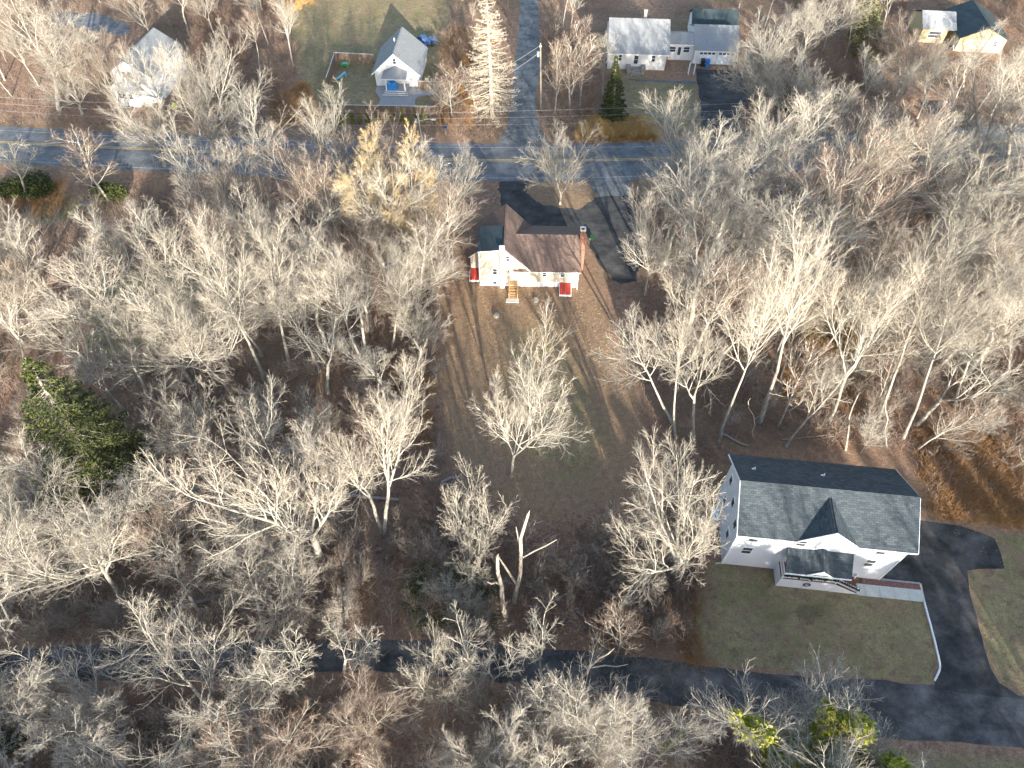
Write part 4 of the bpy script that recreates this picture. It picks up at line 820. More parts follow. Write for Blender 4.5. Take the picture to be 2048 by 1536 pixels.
def deciduous(seed, H, clear, leaders, lead_ang, crown_up, n1, n2, n3, n4, spread=1.0, gnarl=.12, trunk_r=.2, twig='twig', fine=1.0, l1=.5, droop=0.0):
    rng = np.random.default_rng(seed); n = 9; tP = np.zeros((1, n, 3)); d = np.array([0, 0, 1.0]); th = H*(clear if leaders > 1 else .93)
    for j in range(1, n): d = nrm(d+rng.normal(0, .05, 3)*np.array([1, 1, .2])+np.array([0, 0, .03])); tP[0, j] = tP[0, j-1]+d*th/(n-1)
    tip = trunk_r*.62 if leaders > 1 else .035
    tR = (trunk_r+(tip-trunk_r)*np.linspace(0, 1, n)**.9)[None]; tR[0, 0] *= 1.25
    tr = [(*tubes(tP, tR, 8, rng), 0)]
    if leaders > 1:
        a = grow(rng, tP, tR, np.array([H*(1-clear)]), leaders, .86, 1.0, (lead_ang, .12), 1.05, 8, .10, .09, .85, .03, 0.0)
        tr.append((*tubes(a[0], a[1], 7, rng), 0))
        b = grow(rng, *a, n1, .12, .98, (.62*spread, .16), .66, 7, crown_up*.8, gnarl*.8, .62, .019, .55)
    else:
        a = (tP, tR, np.array([H]))
        b = grow(rng, tP, tR, np.array([H]), n1, clear, .99, (.8*spread, .15), l1, 8, crown_up, gnarl*.8, .6, .019, .6)
    c = grow(rng, *b, n2+2, .12, .97, (.56, .16), .62, 6, crown_up*.5-droop, gnarl*.7, .6, .011, .6)
    d_ = grow(rng, *c, n3, .12, .97, (.54, .17), .6, 4, crown_up*.35-droop, gnarl*.7, .65, .0072*fine, .55)
    e = grow(rng, *d_, n4, .15, .97, (.52, .18), .62, 3, crown_up*.3-droop, gnarl*.8, .7, .0052*fine, .45)
    cr = [(*tubes(b[0], b[1], 5, rng), 0), (*tubes(c[0], c[1], 4, rng), 0), (*tubes(d_[0], d_[1], 3, rng), 0 if twig == 'twig' else 1), (*tubes(e[0], e[1], 3, rng), 1)]
    allp = np.concatenate([c[0].reshape(-1, 3), e[0].reshape(-1, 3)]); top = np.percentile(allp[:, 2], 99.7); rad = np.percentile(np.hypot(allp[:, 0], allp[:, 1]), 95)
    return dict(L=[tP]+([a[0]] if leaders > 1 else [])+[b[0]], trunk=np_mesh('trunk', tr, [M['bark']]), crown=np_mesh('crown', cr, [M['limb'], M[twig]]), H=top, R=rad)
ARCH = {}
for i, s in enumerate((11, 12, 13, 14, 15, 16)):   # tall woodland trees
    ARCH['tall%d' % i] = deciduous(s, 18, .52+.03*(i % 3), 1, 0, .15, 12+i % 3, 7, 6, 4, .85+.1*(i % 2), .11, .2, 'brown_twig' if i == 4 else 'twig')
for i, s in enumerate((21, 22, 23, 24, 25)):       # forked woodland trees
    ARCH['fork%d' % i] = deciduous(s, 17, .44+.04*(i % 3), 2+i % 3, .36, .11, 8, 6, 6, 4, .85, .12, .24, 'brown_twig' if i == 4 else 'twig')
for i, s in enumerate((31, 32, 33, 34)):       # broad open-grown oaks
    ARCH['oak%d' % i] = deciduous(s, 12, .26, 5, .68, .07, 8, 6, 6, 4, .95, .17, .34)
for i, s in enumerate((41, 42)):           # small dense round trees
    ARCH['round%d' % i] = deciduous(s, 7, .22, 5, .5, .10, 8, 6, 5, 4, .95, .12, .12)
for i, s in enumerate((51, 52, 53)):       # saplings, brownish
    ARCH['slim%d' % i] = deciduous(s, 8, .25, 1, 0, .16, 14, 6, 5, 4, .75, .10, .07, 'brown_twig')
ARCH['willow0'] = deciduous(61, 10, .35, 6, .7, .05, 9, 8, 7, 7, 1.0, .12, .3, 'gold_twig', .9, droop=.05)
ARCH['maple0'] = deciduous(71, 13, .3, 5, .55, .10, 9, 7, 6, 4, .9, .10, .22)
ARCH['maple2'] = deciduous(73, 13, .32, 4, .5, .10, 10, 7, 6, 4, .9, .10, .22, 'brown_twig')
ARCH['maple1'] = deciduous(72, 13, .28, 4, .6, .10, 10, 7, 6, 4, .95, .10, .22)
ARCH['gaunt0'] = deciduous(81, 11, .45, 3, .4, .08, 6, 5, 4, 3, 1.0, .22, .2)
ARCH['gaunt1'] = deciduous(82, 12, .4, 2, .35, .08, 8, 5, 4, 3, 1.0, .22, .22)
LOOK = {'tall': 'tall straight bare tree', 'fork': 'bare many limbed tree', 'oak': 'broad twisting bare tree', 'round': 'low rounded bare tree', 'slim': 'thin brownish sapling', 'willow': 'golden tree', 'maple': 'dense fan shaped bare tree', 'gaunt': 'sparse gnarled bare tree'}
PLACED = []     # (x, y)
def tree(kind, x, y, H, R=None, rz=0, lean=0.0, label=None, group=None, lean_y=0.0, extra=None):
    A = ARCH[kind]; o = thing('bare_tree', label, 'tree', (x, y, 0), 0, group)
    sz = H/A['H']; sr = sz if R is None else min(max(R/A['R'], sz*.6), sz*2.1)
    o.scale = (sr, sr, sz); o.rotation_mode = 'XYZ'
    tx = math.atan2(lean, H); ty = math.atan2(lean_y, H)
    o.rotation_euler = (-ty, max(-.45, min(.45, tx)), rz if abs(tx) < .12 else rz)
    # spin about own axis first, then lean: use matrix
    from mathutils import Matrix
    o.rotation_euler = (Matrix.Rotation(max(-.5, min(.5, tx)), 3, 'Y') @ Matrix.Rotation(-ty, 3, 'X') @ Matrix.Rotation(rz, 3, 'Z')).to_euler()
    for p in ('trunk', 'crown'):
        c = bpy.data.objects.new(p, A[p]); COL.objects.link(c); c.parent = o
    PLACED.append((x, y)); return o
def T(base, top, rpx, kind, label, rz=None):
    b, H, lx = top_of(base, (top[0]+(base[0]-top[0])*.15, min(top[1]+rpx*(.1 if base[1] < 1250 else .35), base[1]-40)))
    if base[1] > 1250: H = min(H, 14)
    k = b[1]*CT+(CAMH-H*.7)*ST
    return tree(kind, b[0], b[1], H, rpx*k/FPX, random.Random(hash(base) % 9999).uniform(0, 6.28) if rz is None else rz, lx, label)
# hand-placed trees: base pixel, top pixel, crown radius in pixels
T((1022, 952), (1030, 660), 128, 'maple1', 'lone spreading bare tree standing in the middle of the back yard', 2.6)
T((1120, 408), (1124, 262), 90, 'round0', 'small rounded bare tree on the grass island inside the driveway loop')
T((640, 1118), (585, 790), 235, 'oak0', 'huge pale oak with wide twisting limbs in the woods between lane and yard', 0.5)
T((765, 1066), (690, 760), 120, 'fork0', 'pale tree leaning away from its base just past the huge oak')
T((768, 1070), (850, 740), 130, 'fork1', 'pale forked tree leaning toward the yard beside the huge oak')
T((942, 1172), (930, 985), 78, 'round1', 'small neat bare tree above the dark green patch of brambles')
T((967, 1402), (860, 1150), 75, 'gaunt0', 'leaning pale tree with mossy trunk foot south of the lane')
T((982, 1385), (988, 1165), 62, 'gaunt1', 'upright pale tree with mossy trunk foot south of the lane')
T((1083, 1365), (1045, 1150), 48, 'gaunt0', 'thin crooked tree rising over the lane near the broken trunks')
T((1227, 1322), (1275, 1195), 62, 'slim0', 'slender bushy young tree leaning over the north edge of the lane')
T((895, 1420), (870, 1275), 90, 'round0', 'low fan shaped bare tree beside the lane south edge')
T((1165, 1530), (1190, 1335), 120, 'maple1', 'dense white twigged tree at the bottom south of the lane')
T((1010, 1570), (960, 1370), 90, 'maple0', 'wide bare tree low at the bottom edge beside the dense white twigged one')
T((1085, 1600), (1060, 1410), 80, 'oak1', 'short limbed bare tree at the bottom edge below the broken trunk')
T((424, 1440), (250, 1150), 215, 'oak1', 'great fallen looking oak with long grey limbs spreading toward the corner', 2.0)
T((130, 1480), (60, 1250), 115, 'oak3', 'wide grey tree over the lane in the bottom corner', 1.0)
T((340, 1500), (330, 1330), 90, 'fork3', 'upright bare tree south of the great oak base')
T((20, 1440), (-20, 1290), 80, 'maple1', 'dense tree on the picture edge below the lane')
T((740, 1470), (725, 1300), 85, 'maple2', 'brownish fan shaped tree beside the mossy footed trunks')
T((598, 1400), (420, 1215), 95, 'gaunt1', 'leaning crooked tree with crown over the lane past the great oak')
T((560, 1400), (520, 1265), 70, 'gaunt0', 'crooked tree with snapped limb tips beside the lane')
T((687, 1345), (668, 1150), 68, 'gaunt1', 'upright pale tree on the lane with raised bare arms')
T((608, 1226), (470, 1090), 115, 'maple1', 'leaning bare tree with crown swept sideways north of the lane')
T((246, 1205), (90, 950), 140, 'fork2', 'large leaning bare tree with dense crown near the spruce foot')
T((20, 1200), (-60, 990), 90, 'tall0', 'bare tree at the picture edge just below the big spruce')
T((1348, 1166), (1325, 870), 105, 'oak2', 'old oak with thick pale limbs close beside the white house', 1.0)
T((1352, 1180), (1448, 960), 62, 'gaunt1', 'crooked tree leaning across to the white house end wall')
T((1344, 848), (1250, 590), 100, 'tall1', 'bare tree fanning toward the yard from the right wood edge')
T((1351, 875), (1330, 520), 85, 'tall2', 'straight pale tree at the wood edge next to the fanning tree')
T((1386, 876), (1430, 550), 105, 'fork0', 'forked pale tree at the corner of the wood facing the yard')
T((1438, 884), (1570, 450), 80, 'tall3', 'very tall slanting pale trunk, first past the forked corner tree')
T((1520, 844), (1720, 430), 100, 'tall0', 'thick tall slanting trunk in the open brush, shaded at its foot')
T((1544, 810), (1620, 520), 60, 'tall1', 'slim tall tree right behind the thick slanting trunk')
T((1556, 853), (1650, 660), 50, 'slim1', 'thin young slanting tree between the tall trunks in the brush')
T((1572, 893), (1690, 700), 55, 'gaunt0', 'thin slanting tree closest to the roof of the white house')
T((1543, 740), (1660, 500), 70, 'tall2', 'tall tree with orange lit foot in the open brush')
T((1624, 738), (1790, 480), 75, 'tall3', 'long straight slanting trunk above the golden brush patch')
T((1655, 848), (1830, 480), 105, 'fork1', 'stout forked slanting tree in the middle of the open brush')
T((1756, 843), (1905, 470), 105, 'tall1', 'tall slanting tree with twin stems beside it')
T((1745, 833), (1850, 620), 40, 'slim2', 'thin companion stem beside the tall slanting tree')
T((1806, 877), (2060, 540), 110, 'tall2', 'long leaning pale trunk sweeping to the picture edge')
T((1832, 850), (2060, 640), 90, 'gaunt1', 'leaning trunk parallel to the sweeping pale one')
T((1910, 808), (1975, 540), 80, 'fork2', 'forked tree standing upright behind the leaning pale trunks')
T((1834, 900), (2000, 800), 60, 'slim0', 'low thin tree leaning over the brush near the white house')
T((1465, 568), (1560, 330), 85, 'fork0', 'tall pale tree with clear trunk deep in the right wood')
T((533, 766), (380, 470), 85, 'tall0', 'tall leaning tree with long bare trunk in the left wood')
T((470, 668), (370, 420), 60, 'tall1', 'slim leaning trunk beside the green lawn opening')
T((471, 796), (330, 560), 90, 'tall2', 'leaning tree with low side branches in the left wood')
T((369, 692), (225, 395), 95, 'tall3', 'long leaning trunk crossing the green lawn opening')
T((577, 723), (480, 440), 75, 'tall0', 'grey leaning trunk, third along from the green lawn opening')
T((283, 614), (180, 410), 85, 'fork1', 'leaning tree at the top of the green lawn opening')
T((256, 752), (40, 470), 120, 'fork2', 'big spreading tree leaning over the spruce')
T((170, 720), (30, 590), 80, 'oak2', 'wide low tree between the spruce and the green lawn opening')
T((51, 738), (-20, 560), 80, 'tall1', 'bare tree directly behind the spruce top')
T((263, 838), (120, 640), 40, 'gaunt0', 'thin dead leaning stem beside the spruce')
T((420, 905), (330, 770), 85, 'round1', 'low grey bare tree in the shade beyond the huge oak')
T((731, 698), (705, 430), 85, 'fork0', 'stout pale tree in the wood west of the brown roofed house')
T((785, 692), (770, 480), 70, 'tall2', 'tall pale double stem near the yard west edge')
T((803, 680), (855, 500), 82, 'maple1', 'dense spreading tree reaching toward the brown roofed house')
T((825, 700), (880, 600), 62, 'round1', 'low arching tree at the yard edge near the cellar hatch')
T((872, 490), (905, 305), 92, 'maple0', 'big rounded tree between the road and the brown roofed house')
T((785, 545), (812, 280), 128, 'willow0', 'golden twigged willow standing out from the pale wood')
T((680, 436), (645, 170), 85, 'fork1', 'tall bare roadside tree with crown in front of the fenced yard')
T((578, 418), (500, 220), 85, 'tall1', 'leaning roadside tree with crown across the main road')
T((430, 322), (335, 70), 125, 'oak0', 'big spreading tree in front of the tall white house', 4.0)
T((400, 270), (385, 70), 75, 'maple0', 'dense roadside tree crossing the roof of the tall white house')
T((1850, 190), (1850, 60), 55, 'maple1', 'dense bare tree veiling the yellow house front')
T((1800, 150), (1800, 20), 45, 'maple2', 'brownish dense tree at the outer corner of the yellow house')
T((1925, 175), (1935, 30), 65, 'fork0', 'forked bare tree standing before the yellow house gable')
T((331, 332), (215, 160), 95, 'oak2', 'wide tree reaching out over the main road at its verge', 2.2)
T((218, 402), (110, 240), 75, 'slim1', 'slender leaning tree beside the dark yews')
T((57, 400), (-30, 250), 70, 'gaunt0', 'pale bare trunk leaning out of frame by the dark yews')
T((118, 220), (55, -30), 115, 'fork0', 'big many stemmed tree in the upper corner, front trunk')
T((136, 206), (120, -20), 90, 'fork2', 'big many stemmed tree in the upper corner, back trunk')
T((1500, 235), (1520, 60), 80, 'maple0', 'bare tree screening the double garage')
T((1555, 250), (1600, 20), 110, 'maple1', 'very dense upswept tree beyond the double garage')
T((1620, 246), (1640, 110), 80, 'round0', 'round bare tree at the far road verge')
T((1790, 255), (1815, 100), 60, 'fork1', 'forked young tree between garage and yellow house')
T((1965, 345), (1890, 60), 120, 'oak1', 'large forked tree over the main road near the yellow house', 3.0)
T((2010, 360), (2060, 110), 110, 'fork2', 'large tree at the picture edge over the main road')
T((1370, 400), (1385, 190), 110, 'maple0', 'dense tree south of the main road facing the ranch house lawn')
T((1330, 440), (1330, 260), 85, 'maple1', 'dense tree at the corner of the right wood above the driveway')
T((1290, 590), (1320, 400), 85, 'maple0', 'spreading tree overhanging the driveway edge')
T((1110, 225), (1120, 60), 35, 'slim0', 'thin brown tree just inside the side road corner')
T((1140, 228), (1135, 50), 40, 'slim1', 'thin upright brown tree beside the side road pole')
T((1160, 215), (1190, 50), 55, 'slim2', 'brown tree with upswept branches near the road spruce')
T((925, 0), (925, -150), 40, 'tall0', 'thick bare trunk at the top edge beyond the small house')
T((905, 235), (900, 120), 40, 'slim1', 'brown bushy tree between small house fence and larch')
T((950, 215), (945, 120), 35, 'slim2', 'brown bushy tree at the foot of the dry larch')
T((880, 225), (895, 150), 30, 'round1', 'low tawny bush tree at the end of the board fence')

# snags
def snag(base, top, r, arms, lab, mat=None):
    b, H, lx = top_of(base, top); o = thing('broken_tree', lab, 'dead tree', tuple(b)); m = mat or M['snag']; rg = random.Random(int(base[0]))
    pts = [(lx*t+rg.uniform(-.22, .22)*(t > 0), rg.uniform(-.22, .22)*(t > 0), H*t) for t in (0, .2, .4, .6, .8, 1)]
    r *= .68; mb = MB(); mb.tube(pts, [r*1.35, r, r*.9, r*.8, r*.7, r*.55], 9, m)
    mb.tube([pts[-1], (pts[-1][0]+.08, pts[-1][1], H+.5)], [r*.3, .02], 4, m); mb.build('trunk', o)
    for (t, dx, dz, ra) in arms:
        k = min(4, int(t*5)); p = Vector(pts[k]).lerp(Vector(pts[k+1]), t*5-k)
        MB().tube([p, p+Vector((dx*.4, .1, dz*.35)), p+Vector((dx*.7, -.1, dz*.75)), p+Vector((dx, 0, dz))], [ra*.7, ra*.6, ra*.5, ra*.2], 7, m).build('branch', o)
snag((1028, 1205), (1053, 1030), .26, [(.25, -1.6, 6.2, .16), (.55, 2.6, 3.4, .1), (.6, -.4, 4.6, .09)], 'dead tree with three broken pale arms above the lane')
snag((1012, 1232), (996, 1118), .30, [(.62, -1.1, .6, .16)], 'thick white broken trunk with one stub arm above the lane')
snag((1108, 1376), (1098, 1335), .2, [(.2, .3, 3.4, .16)], 'broken stump with one upright stub in the south brush')
snag((1160, 1370), (1188, 1320), .16, [(.9, 1.2, 4.0, .12), (.6, 2.8, 1.0, .1)], 'crooked broken trunk with a side arm beside the lane')
snag((776, 545), (728, 450), .42, [(.7, .8, 1.5, .14)], 'shattered orange brown trunk below the golden willow')
snag((1773, 892), (1772, 800), .1, [], 'slim dead pole trunk in the brush above the white house')
snag((1691, 900), (1712, 790), .13, [], 'short dead leaning trunk above the white house roof')
snag((1508, 878), (1500, 800), .08, [(.5, .7, 1.5, .04)], 'thin broken stem standing in the shaded brush')

# conifers
def conifer(name, base, top, rpx, mats, lab, cat='tree', nb=34, leafn=60, leafs=.2, seed=1, low=.06, droop=-.12, trunk='log', shape=.9, bare=False):
    b, H, lx = top_of(base, top); k = b[1]*CT+(CAMH-H*.3)*ST; R = rpx*k/FPX; rng = np.random.default_rng(seed)
    o = thing(name, lab, cat, tuple(b)); MB().tube([(0, 0, 0), (lx*.5, 0, H*.5), (lx, 0, H)], [.05+H*.016, H*.012, .02], 8, M[trunk]).build('trunk', o)
    mb = MB(); pts = []; parts = []
    nl = int(nb); BP = []; BR = []
    for i in range(nl):
        t = low+(1-low)*(i+.5)/nl; nn = 9 if t < .8 else 6
        for j in range(nn):
            az = rng.uniform(0, 6.28); L = R*((1-t)**shape)*rng.uniform(.7, 1.12)+.12; s = np.linspace(0, 1, 5)
            p = np.stack([lx*t+L*s*np.cos(az), L*s*np.sin(az), H*t+L*(droop*s*2+.25*s*s)], 1); BP.append(p); BR.append(np.linspace(.045, .01, 5)*(1 if bare else .6))
            n = int(leafn*max(.25, L/R)); u = rng.uniform(.15, 1.05, n)**.7; wd = (.16*L+.06)*(1.15-u)
            q = np.stack([np.interp(u, s, p[:, c]) for c in range(3)], 1); side = np.array([-np.sin(az), np.cos(az), 0])
            pts.append(q+side*rng.normal(0, 1, (n, 1))*wd[:, None]+np.array([0, 0, 1.0])*rng.normal(-.03, .06, (n, 1)))
    V, F = tubes(np.array(BP), np.array(BR), 3, rng); q = np.vstack(pts); V2, F2 = leaf_arr(q, leafs, rng, 8.0 if bare else 2.6)
    me = np_mesh('crown', [(V, F, 0), (V2, F2, 1)], [M['larch'] if bare else M['log'], mats], False); c = bpy.data.objects.new('crown', me); COL.objects.link(c); c.parent = o
    PLACED.append((b[0], b[1])); return o
conifer('spruce_tree', (205, 965), (50, 715), 138, M['spruce'], 'big dense green spruce at the wood edge by the left clearing', nb=36, leafn=230, leafs=.14, seed=3, shape=.78, droop=-.2)
conifer('spruce_tree', (1226, 245), (1233, 112), 30, M['spruce'], 'narrow green spruce between the main road and ranch house', nb=32, leafn=70, leafs=.15, seed=4, shape=.8)
conifer('larch_tree', (985, 235), (972, -30), 64, M['larch'], 'tall dry tan conifer with feathery drooping branches near the side road', nb=34, leafn=40, leafs=.17, seed=5, shape=.6, bare=True)
conifer('pine_tree', (1735, 110), (1745, -30), 55, M['pine'], 'faded olive pine among bare trees at the top edge', nb=24, leafn=40, leafs=.3, seed=6)
conifer('pine_tree', (1600, 225), (1592, 130), 40, M['yew'], 'dark evergreen behind the round bare tree at the road verge', nb=22, leafn=40, leafs=.25, seed=7)
def bush(base, w, h, mat, lab, n=2600, size=.14, name='evergreen_bush', cat='shrub', seed=1, lobes=5):
    b = G(*base); rng = np.random.default_rng(seed); o = thing(name, lab, cat, tuple(b)); mb = MB(); pts = []
    for k in range(lobes):
        c = np.array([rng.uniform(-.45, .45)*w, rng.uniform(-.4, .4)*w*.7, h*rng.uniform(.35, .55)]); m = n//lobes; a = rng.normal(size=(m, 3)); a = nrm(a)*rng.uniform(.6, 1.05, (m, 1)); q = c+a*np.array([w*.38, w*.33, h*.5]); pts.append(q[q[:, 2] > .02])
    leaf_mesh(mb, np.vstack(pts), size, mat, rng, 0, 2.0); mb.build('foliage', o)
    st = MB()
    for k in range(4): a = k*1.6; st.tube([(0, 0, 0), (.3*w*math.cos(a), .3*w*math.sin(a), h*.6)], [.05, .02], 5, M['log'])
    st.build('stems', o); return o
bush((70, 385), 5.2, 2.6, M['yew'], 'wide dark yew clump south of the main road', 5000, .16, seed=1)
bush((20, 395), 3.0, 2.2, M['yew'], 'small dark yew at the picture edge south of the road', 2500, .16, seed=2)
bush((225, 395), 3.6, 2.2, M['yew'], 'round dark yew beside the rock pile', 3200, .16, seed=3)
bush((1640, 215), 3.4, 2.4, M['yew'], 'dark evergreen shrub under the trees past the garage', 2500, .16, seed=4)
bush((1180, 480), .8, .8, M['garland'], 'small green shrub against the brick chimney', 500, .08, seed=5, lobes=2)
bush((30, 1480), 3.2, 1.6, M['yew'], 'low dark green shrub in the bottom corner', 2000, .14, seed=6)
bush((850, 222), 1.6, .6, M['yew'], 'low green patch of shrub beside the grey path', 700, .1, seed=7)

# ivy covered tree near the bottom edge
def ivy_cloud(o, A, pick, n, sd, size, seed):
    rng = np.random.default_rng(seed); pts = []
    for P_, f0, f1 in pick:
        for br in P_:
            t = rng.uniform(f0, f1, n)*(len(br)-1); k = np.minimum(t.astype(int), len(br)-2); fr = (t-k)[:, None]; q = br[k]*(1-fr)+br[k+1]*fr
            pts.append(q+rng.normal(0, 1, (n, 3))*sd*(1.15-(t/(len(br)-1))[:, None]*.6))
    V, F = leaf_arr(np.vstack(pts), size, rng, 1.6); me = np_mesh('ivy', [(V, F, 0)], [M['ivy']], False); c = bpy.data.objects.new('ivy', me); COL.objects.link(c); c.parent = o
def ivy_tree():
    b = G(1535, 1510); A = ARCH['oak3']; o = tree('oak3', b[0], b[1], 13.5, 11.5, 0, 3.0, 'ivy clad tree with pale sprawling crown over the lane near the bottom edge', lean_y=0); o.name = 'ivy_tree'
    T_, L1, L2 = A['L']; near = L2[L2[:, -1, 2] > np.percentile(L2[:, -1, 2], 30)]
    ivy_cloud(o, A, [(T_, 0, 1), (T_, 0, 1), (L1, 0, .95), (L1, 0, .6), (near[::3], 0, .6)], 3000, .2, .10, 4)
ivy_tree()
def ivy_pole(base, top, lab, kind='gaunt1', r=2.0, frac=.85, n=24):
    b, H, lx = top_of(base, top); H = min(H, 8.5); lx = min(lx, 3.5); o = tree(kind, b[0], b[1], H*1.15, r, 1.0, lx, lab); o.name = 'ivy_tree'; rng = np.random.default_rng(int(base[0])); A = ARCH[kind]
    ivy_cloud(o, A, [(A['L'][0], 0, 1), (A['L'][1], 0, .6)], 2200, .2, .095, int(base[0]))
ivy_pole((1322, 1508), (1415, 1380), 'slim ivy wrapped tree with a bare snapped tip below the lane')
ivy_pole((1650, 1545), (1735, 1440), 'leaning ivy covered tree at the bottom edge beyond the big ivy clad one', 'oak2', 7.5)

# ------------------------------------------------------------------ woodland fill
KEEP_OUT = [W(p) for p in (ROAD_T+ROAD_B[::-1], LANE_T+LANE_B[::-1], DRIVE_A, DRIVE_B, SIDE, YARD, LAWN_W, LAWN_E, LAWN_L, LAWN_CH, LAWN_RN, RDRIVE, TLDRIVE, ISLAND, APRON)]
KEEP_OUT += [np.array(p, float) for p in ([(-6, 58), (9.5, 57), (10.5, 70), (-6.5, 70)], [(17, 22), (35, 19), (36, 35), (18, 36)], [(-24, 99), (-12, 98), (-11, 116), (-24, 116)], [(13, 108), (40, 104), (41, 128), (14, 128)], [(-64, 101), (-53, 99), (-51, 115), (-62, 116)], [(68, 112), (86, 110), (88, 130), (69, 130)])]
MARKS = [((950, 540), 'the brown roofed house'), ((1280, 520), 'the driveway loop'), ((1560, 930), 'the white house roof'), ((200, 850), 'the big spruce'), ((330, 610), 'the green lawn opening'), ((780, 440), 'the golden willow'), ((60, 390), 'the dark yew clump'), ((610, 180), 'the fenced yard'), ((280, 150), 'the tall white house'), ((100, 60), 'the far corner driveway'), ((985, 160), 'the dry larch'), ((1226, 200), 'the road spruce'), ((1480, 120), 'the double garage'), ((1880, 120), 'the yellow house'), ((1740, 60), 'the faded pine'), ((600, 950), 'the huge oak'), ((900, 850), 'the lone yard tree'), ((300, 1290), 'the lane west bend'), ((1010, 1230), 'the thick white broken trunk'), ((1640, 700), 'the golden brush patch'), ((1980, 330), 'the main road east end'), ((1950, 700), 'the leaning pale trunks'), ((250, 1450), 'the great fallen looking oak'), ((1380, 1250), 'the rusty brush by the lawn'), ((500, 330), 'the main road west stretch'), ((1500, 420), 'the wood facing the ranch house'), ((450, 560), 'the middle of the left wood')]
MP = [(G(*p)[:2], n) for p, n in MARKS]
FILL = []
def fill(poly, n, mind, kinds, Hr, seed, tries=6000):
    P_ = W(poly); rg = random.Random(seed); lo, hi = P_.min(0), P_.max(0); k = 0
    for _ in range(tries):
        if k >= n: break
        p = np.array([rg.uniform(lo[0], hi[0]), rg.uniform(lo[1], hi[1])])
        if not inside(p, P_): continue
        if any(inside(p, q) or dist_edge(p, q) < .7 for q in KEEP_OUT): continue
        if any((p[0]-a)**2+(p[1]-b)**2 < mind*mind for a, b in PLACED): continue
        kd = rg.choice(kinds); H = rg.uniform(*Hr)*(0.6 if kd[:4] in ('slim', 'roun') else 1)
        PLACED.append((p[0], p[1])); FILL.append((kd, p[0], p[1], H, rg.uniform(0, 6.28), rg.uniform(-.9, .9), rg.uniform(-.9, .9))); k += 1
TALL = ['tall0', 'tall1', 'tall2', 'tall3', 'tall4', 'tall5', 'fork0', 'fork1', 'fork2', 'fork3', 'fork4', 'maple2']; SM = ['slim0', 'slim1', 'slim2', 'round0', 'round1']
fill([(-60, 600), (250, 590), (480, 480), (680, 450), (890, 440), (905, 560), (860, 690), (700, 770), (300, 810), (120, 720), (-60, 720)], 46, 3.0, TALL+['maple0', 'maple1'], (12.5, 17), 1)
fill([(250, 770), (890, 740), (880, 940), (460, 1000), (280, 870)], 9, 3.2, SM+['fork1', 'gaunt0'], (8, 12), 2)
fill([(-60, 1040), (560, 1060), (620, 1250), (-60, 1280)], 15, 3.0, TALL[:6]+['maple1', 'oak3', 'maple2', 'fork3'], (10, 14), 3)
fill([(640, 1130), (900, 1040), (1000, 1260), (600, 1262)], 7, 2.5, SM, (6, 9), 4)
fill([(1290, 410), (2120, 410), (2120, 820), (1560, 720), (1440, 760), (1330, 800), (1300, 620)], 62, 3.1, TALL+['maple0', 'maple1'], (14, 19), 5)
fill([(1480, 760), (2080, 800), (2080, 960), (1900, 930), (1480, 880)], 8, 3.5, SM, (7, 11), 6)
fill([(-60, -10), (700, -20), (590, 60), (590, 240), (-60, 240)], 24, 3.6, TALL+['maple0', 'oak2', 'slim0', 'slim1', 'slim2'], (8, 13), 7)
fill([(870, -10), (1030, 0), (1010, 265), (865, 262)], 7, 2.4, ['slim0', 'slim1', 'slim2'], (6, 9), 8)
fill([(1090, -20), (1208, -20), (1208, 240), (1095, 250)], 11, 2.4, ['slim0', 'slim1', 'slim2', 'tall0'], (8, 12), 9)
fill([(1470, -20), (2110, -40), (2110, 240), (1400, 262)], 36, 3.6, TALL+['maple0', 'maple1', 'oak1'], (9, 13), 10)
fill([(-20, 1400), (1290, 1415), (1330, 1480), (1300, 1600), (-20, 1600)], 16, 3.2, SM+['gaunt0', 'maple1', 'oak3', 'maple2'], (8, 11.5), 11)
fill([(1030, 1060), (1330, 1040), (1360, 1300), (1050, 1280)], 5, 3.2, ['slim0', 'slim1', 'slim2'], (5, 8), 12)
# names for the filled trees: rank outward from the landmark closest to each
byL = {}
for i, f in enumerate(FILL):
    d = [np.hypot(f[1]-m[0][0], f[2]-m[0][1]) for m in MP]; j = int(np.argmin(d)); byL.setdefault((j, f[0][:-1]), []).append((d[j], i))
lab = {}
for (j, kd), L in byL.items():
    for r, (d, i) in enumerate(sorted(L)):
        lab[i] = (LOOK[kd]+', %s such tree out from %s' % (ORD[min(r, 19)], MP[j][1]) if len(L) > 1 else LOOK[kd]+', the only such tree by '+MP[j][1], 'bare trees around '+MP[j][1])
for i, f in enumerate(FILL):
    tree(f[0], f[1], f[2], f[3], ARCH[f[0]]['R']*f[3]/ARCH[f[0]]['H']*1.25, f[4], f[5], lab[i][0], lab[i][1], f[6])

# ------------------------------------------------------------------ undergrowth, grass, logs, rocks
def strands(name, pts, nper, hgt, spread, mat, rng, r=.008, n=4, label=None, bend=.5):
    P0 = np.repeat(np.array(pts), nper, 0); K = len(P0); P0[:, :2] += rng.normal(0, spread*.35, (K, 2)); d = nrm(np.stack([rng.normal(0, bend, K), rng.normal(0, bend, K), np.ones(K)], 1))
    L = hgt*rng.uniform(.35, 1.2, K); P_ = np.zeros((K, n, 3)); P_[:, 0] = np.stack([P0[:, 0], P0[:, 1], np.zeros(K)], 1)
    for j in range(1, n): d = nrm(d+rng.normal(0, .33, (K, 3))); P_[:, j] = P_[:, j-1]+d*(L/(n-1))[:, None]
    P_[..., 2] = np.abs(P_[..., 2]); P_[:, 0, 2] = -.02
    R = np.linspace(r*1.6, r*.6, n)[None]*np.ones((K, 1)); return tubes(P_, R, 3, rng)
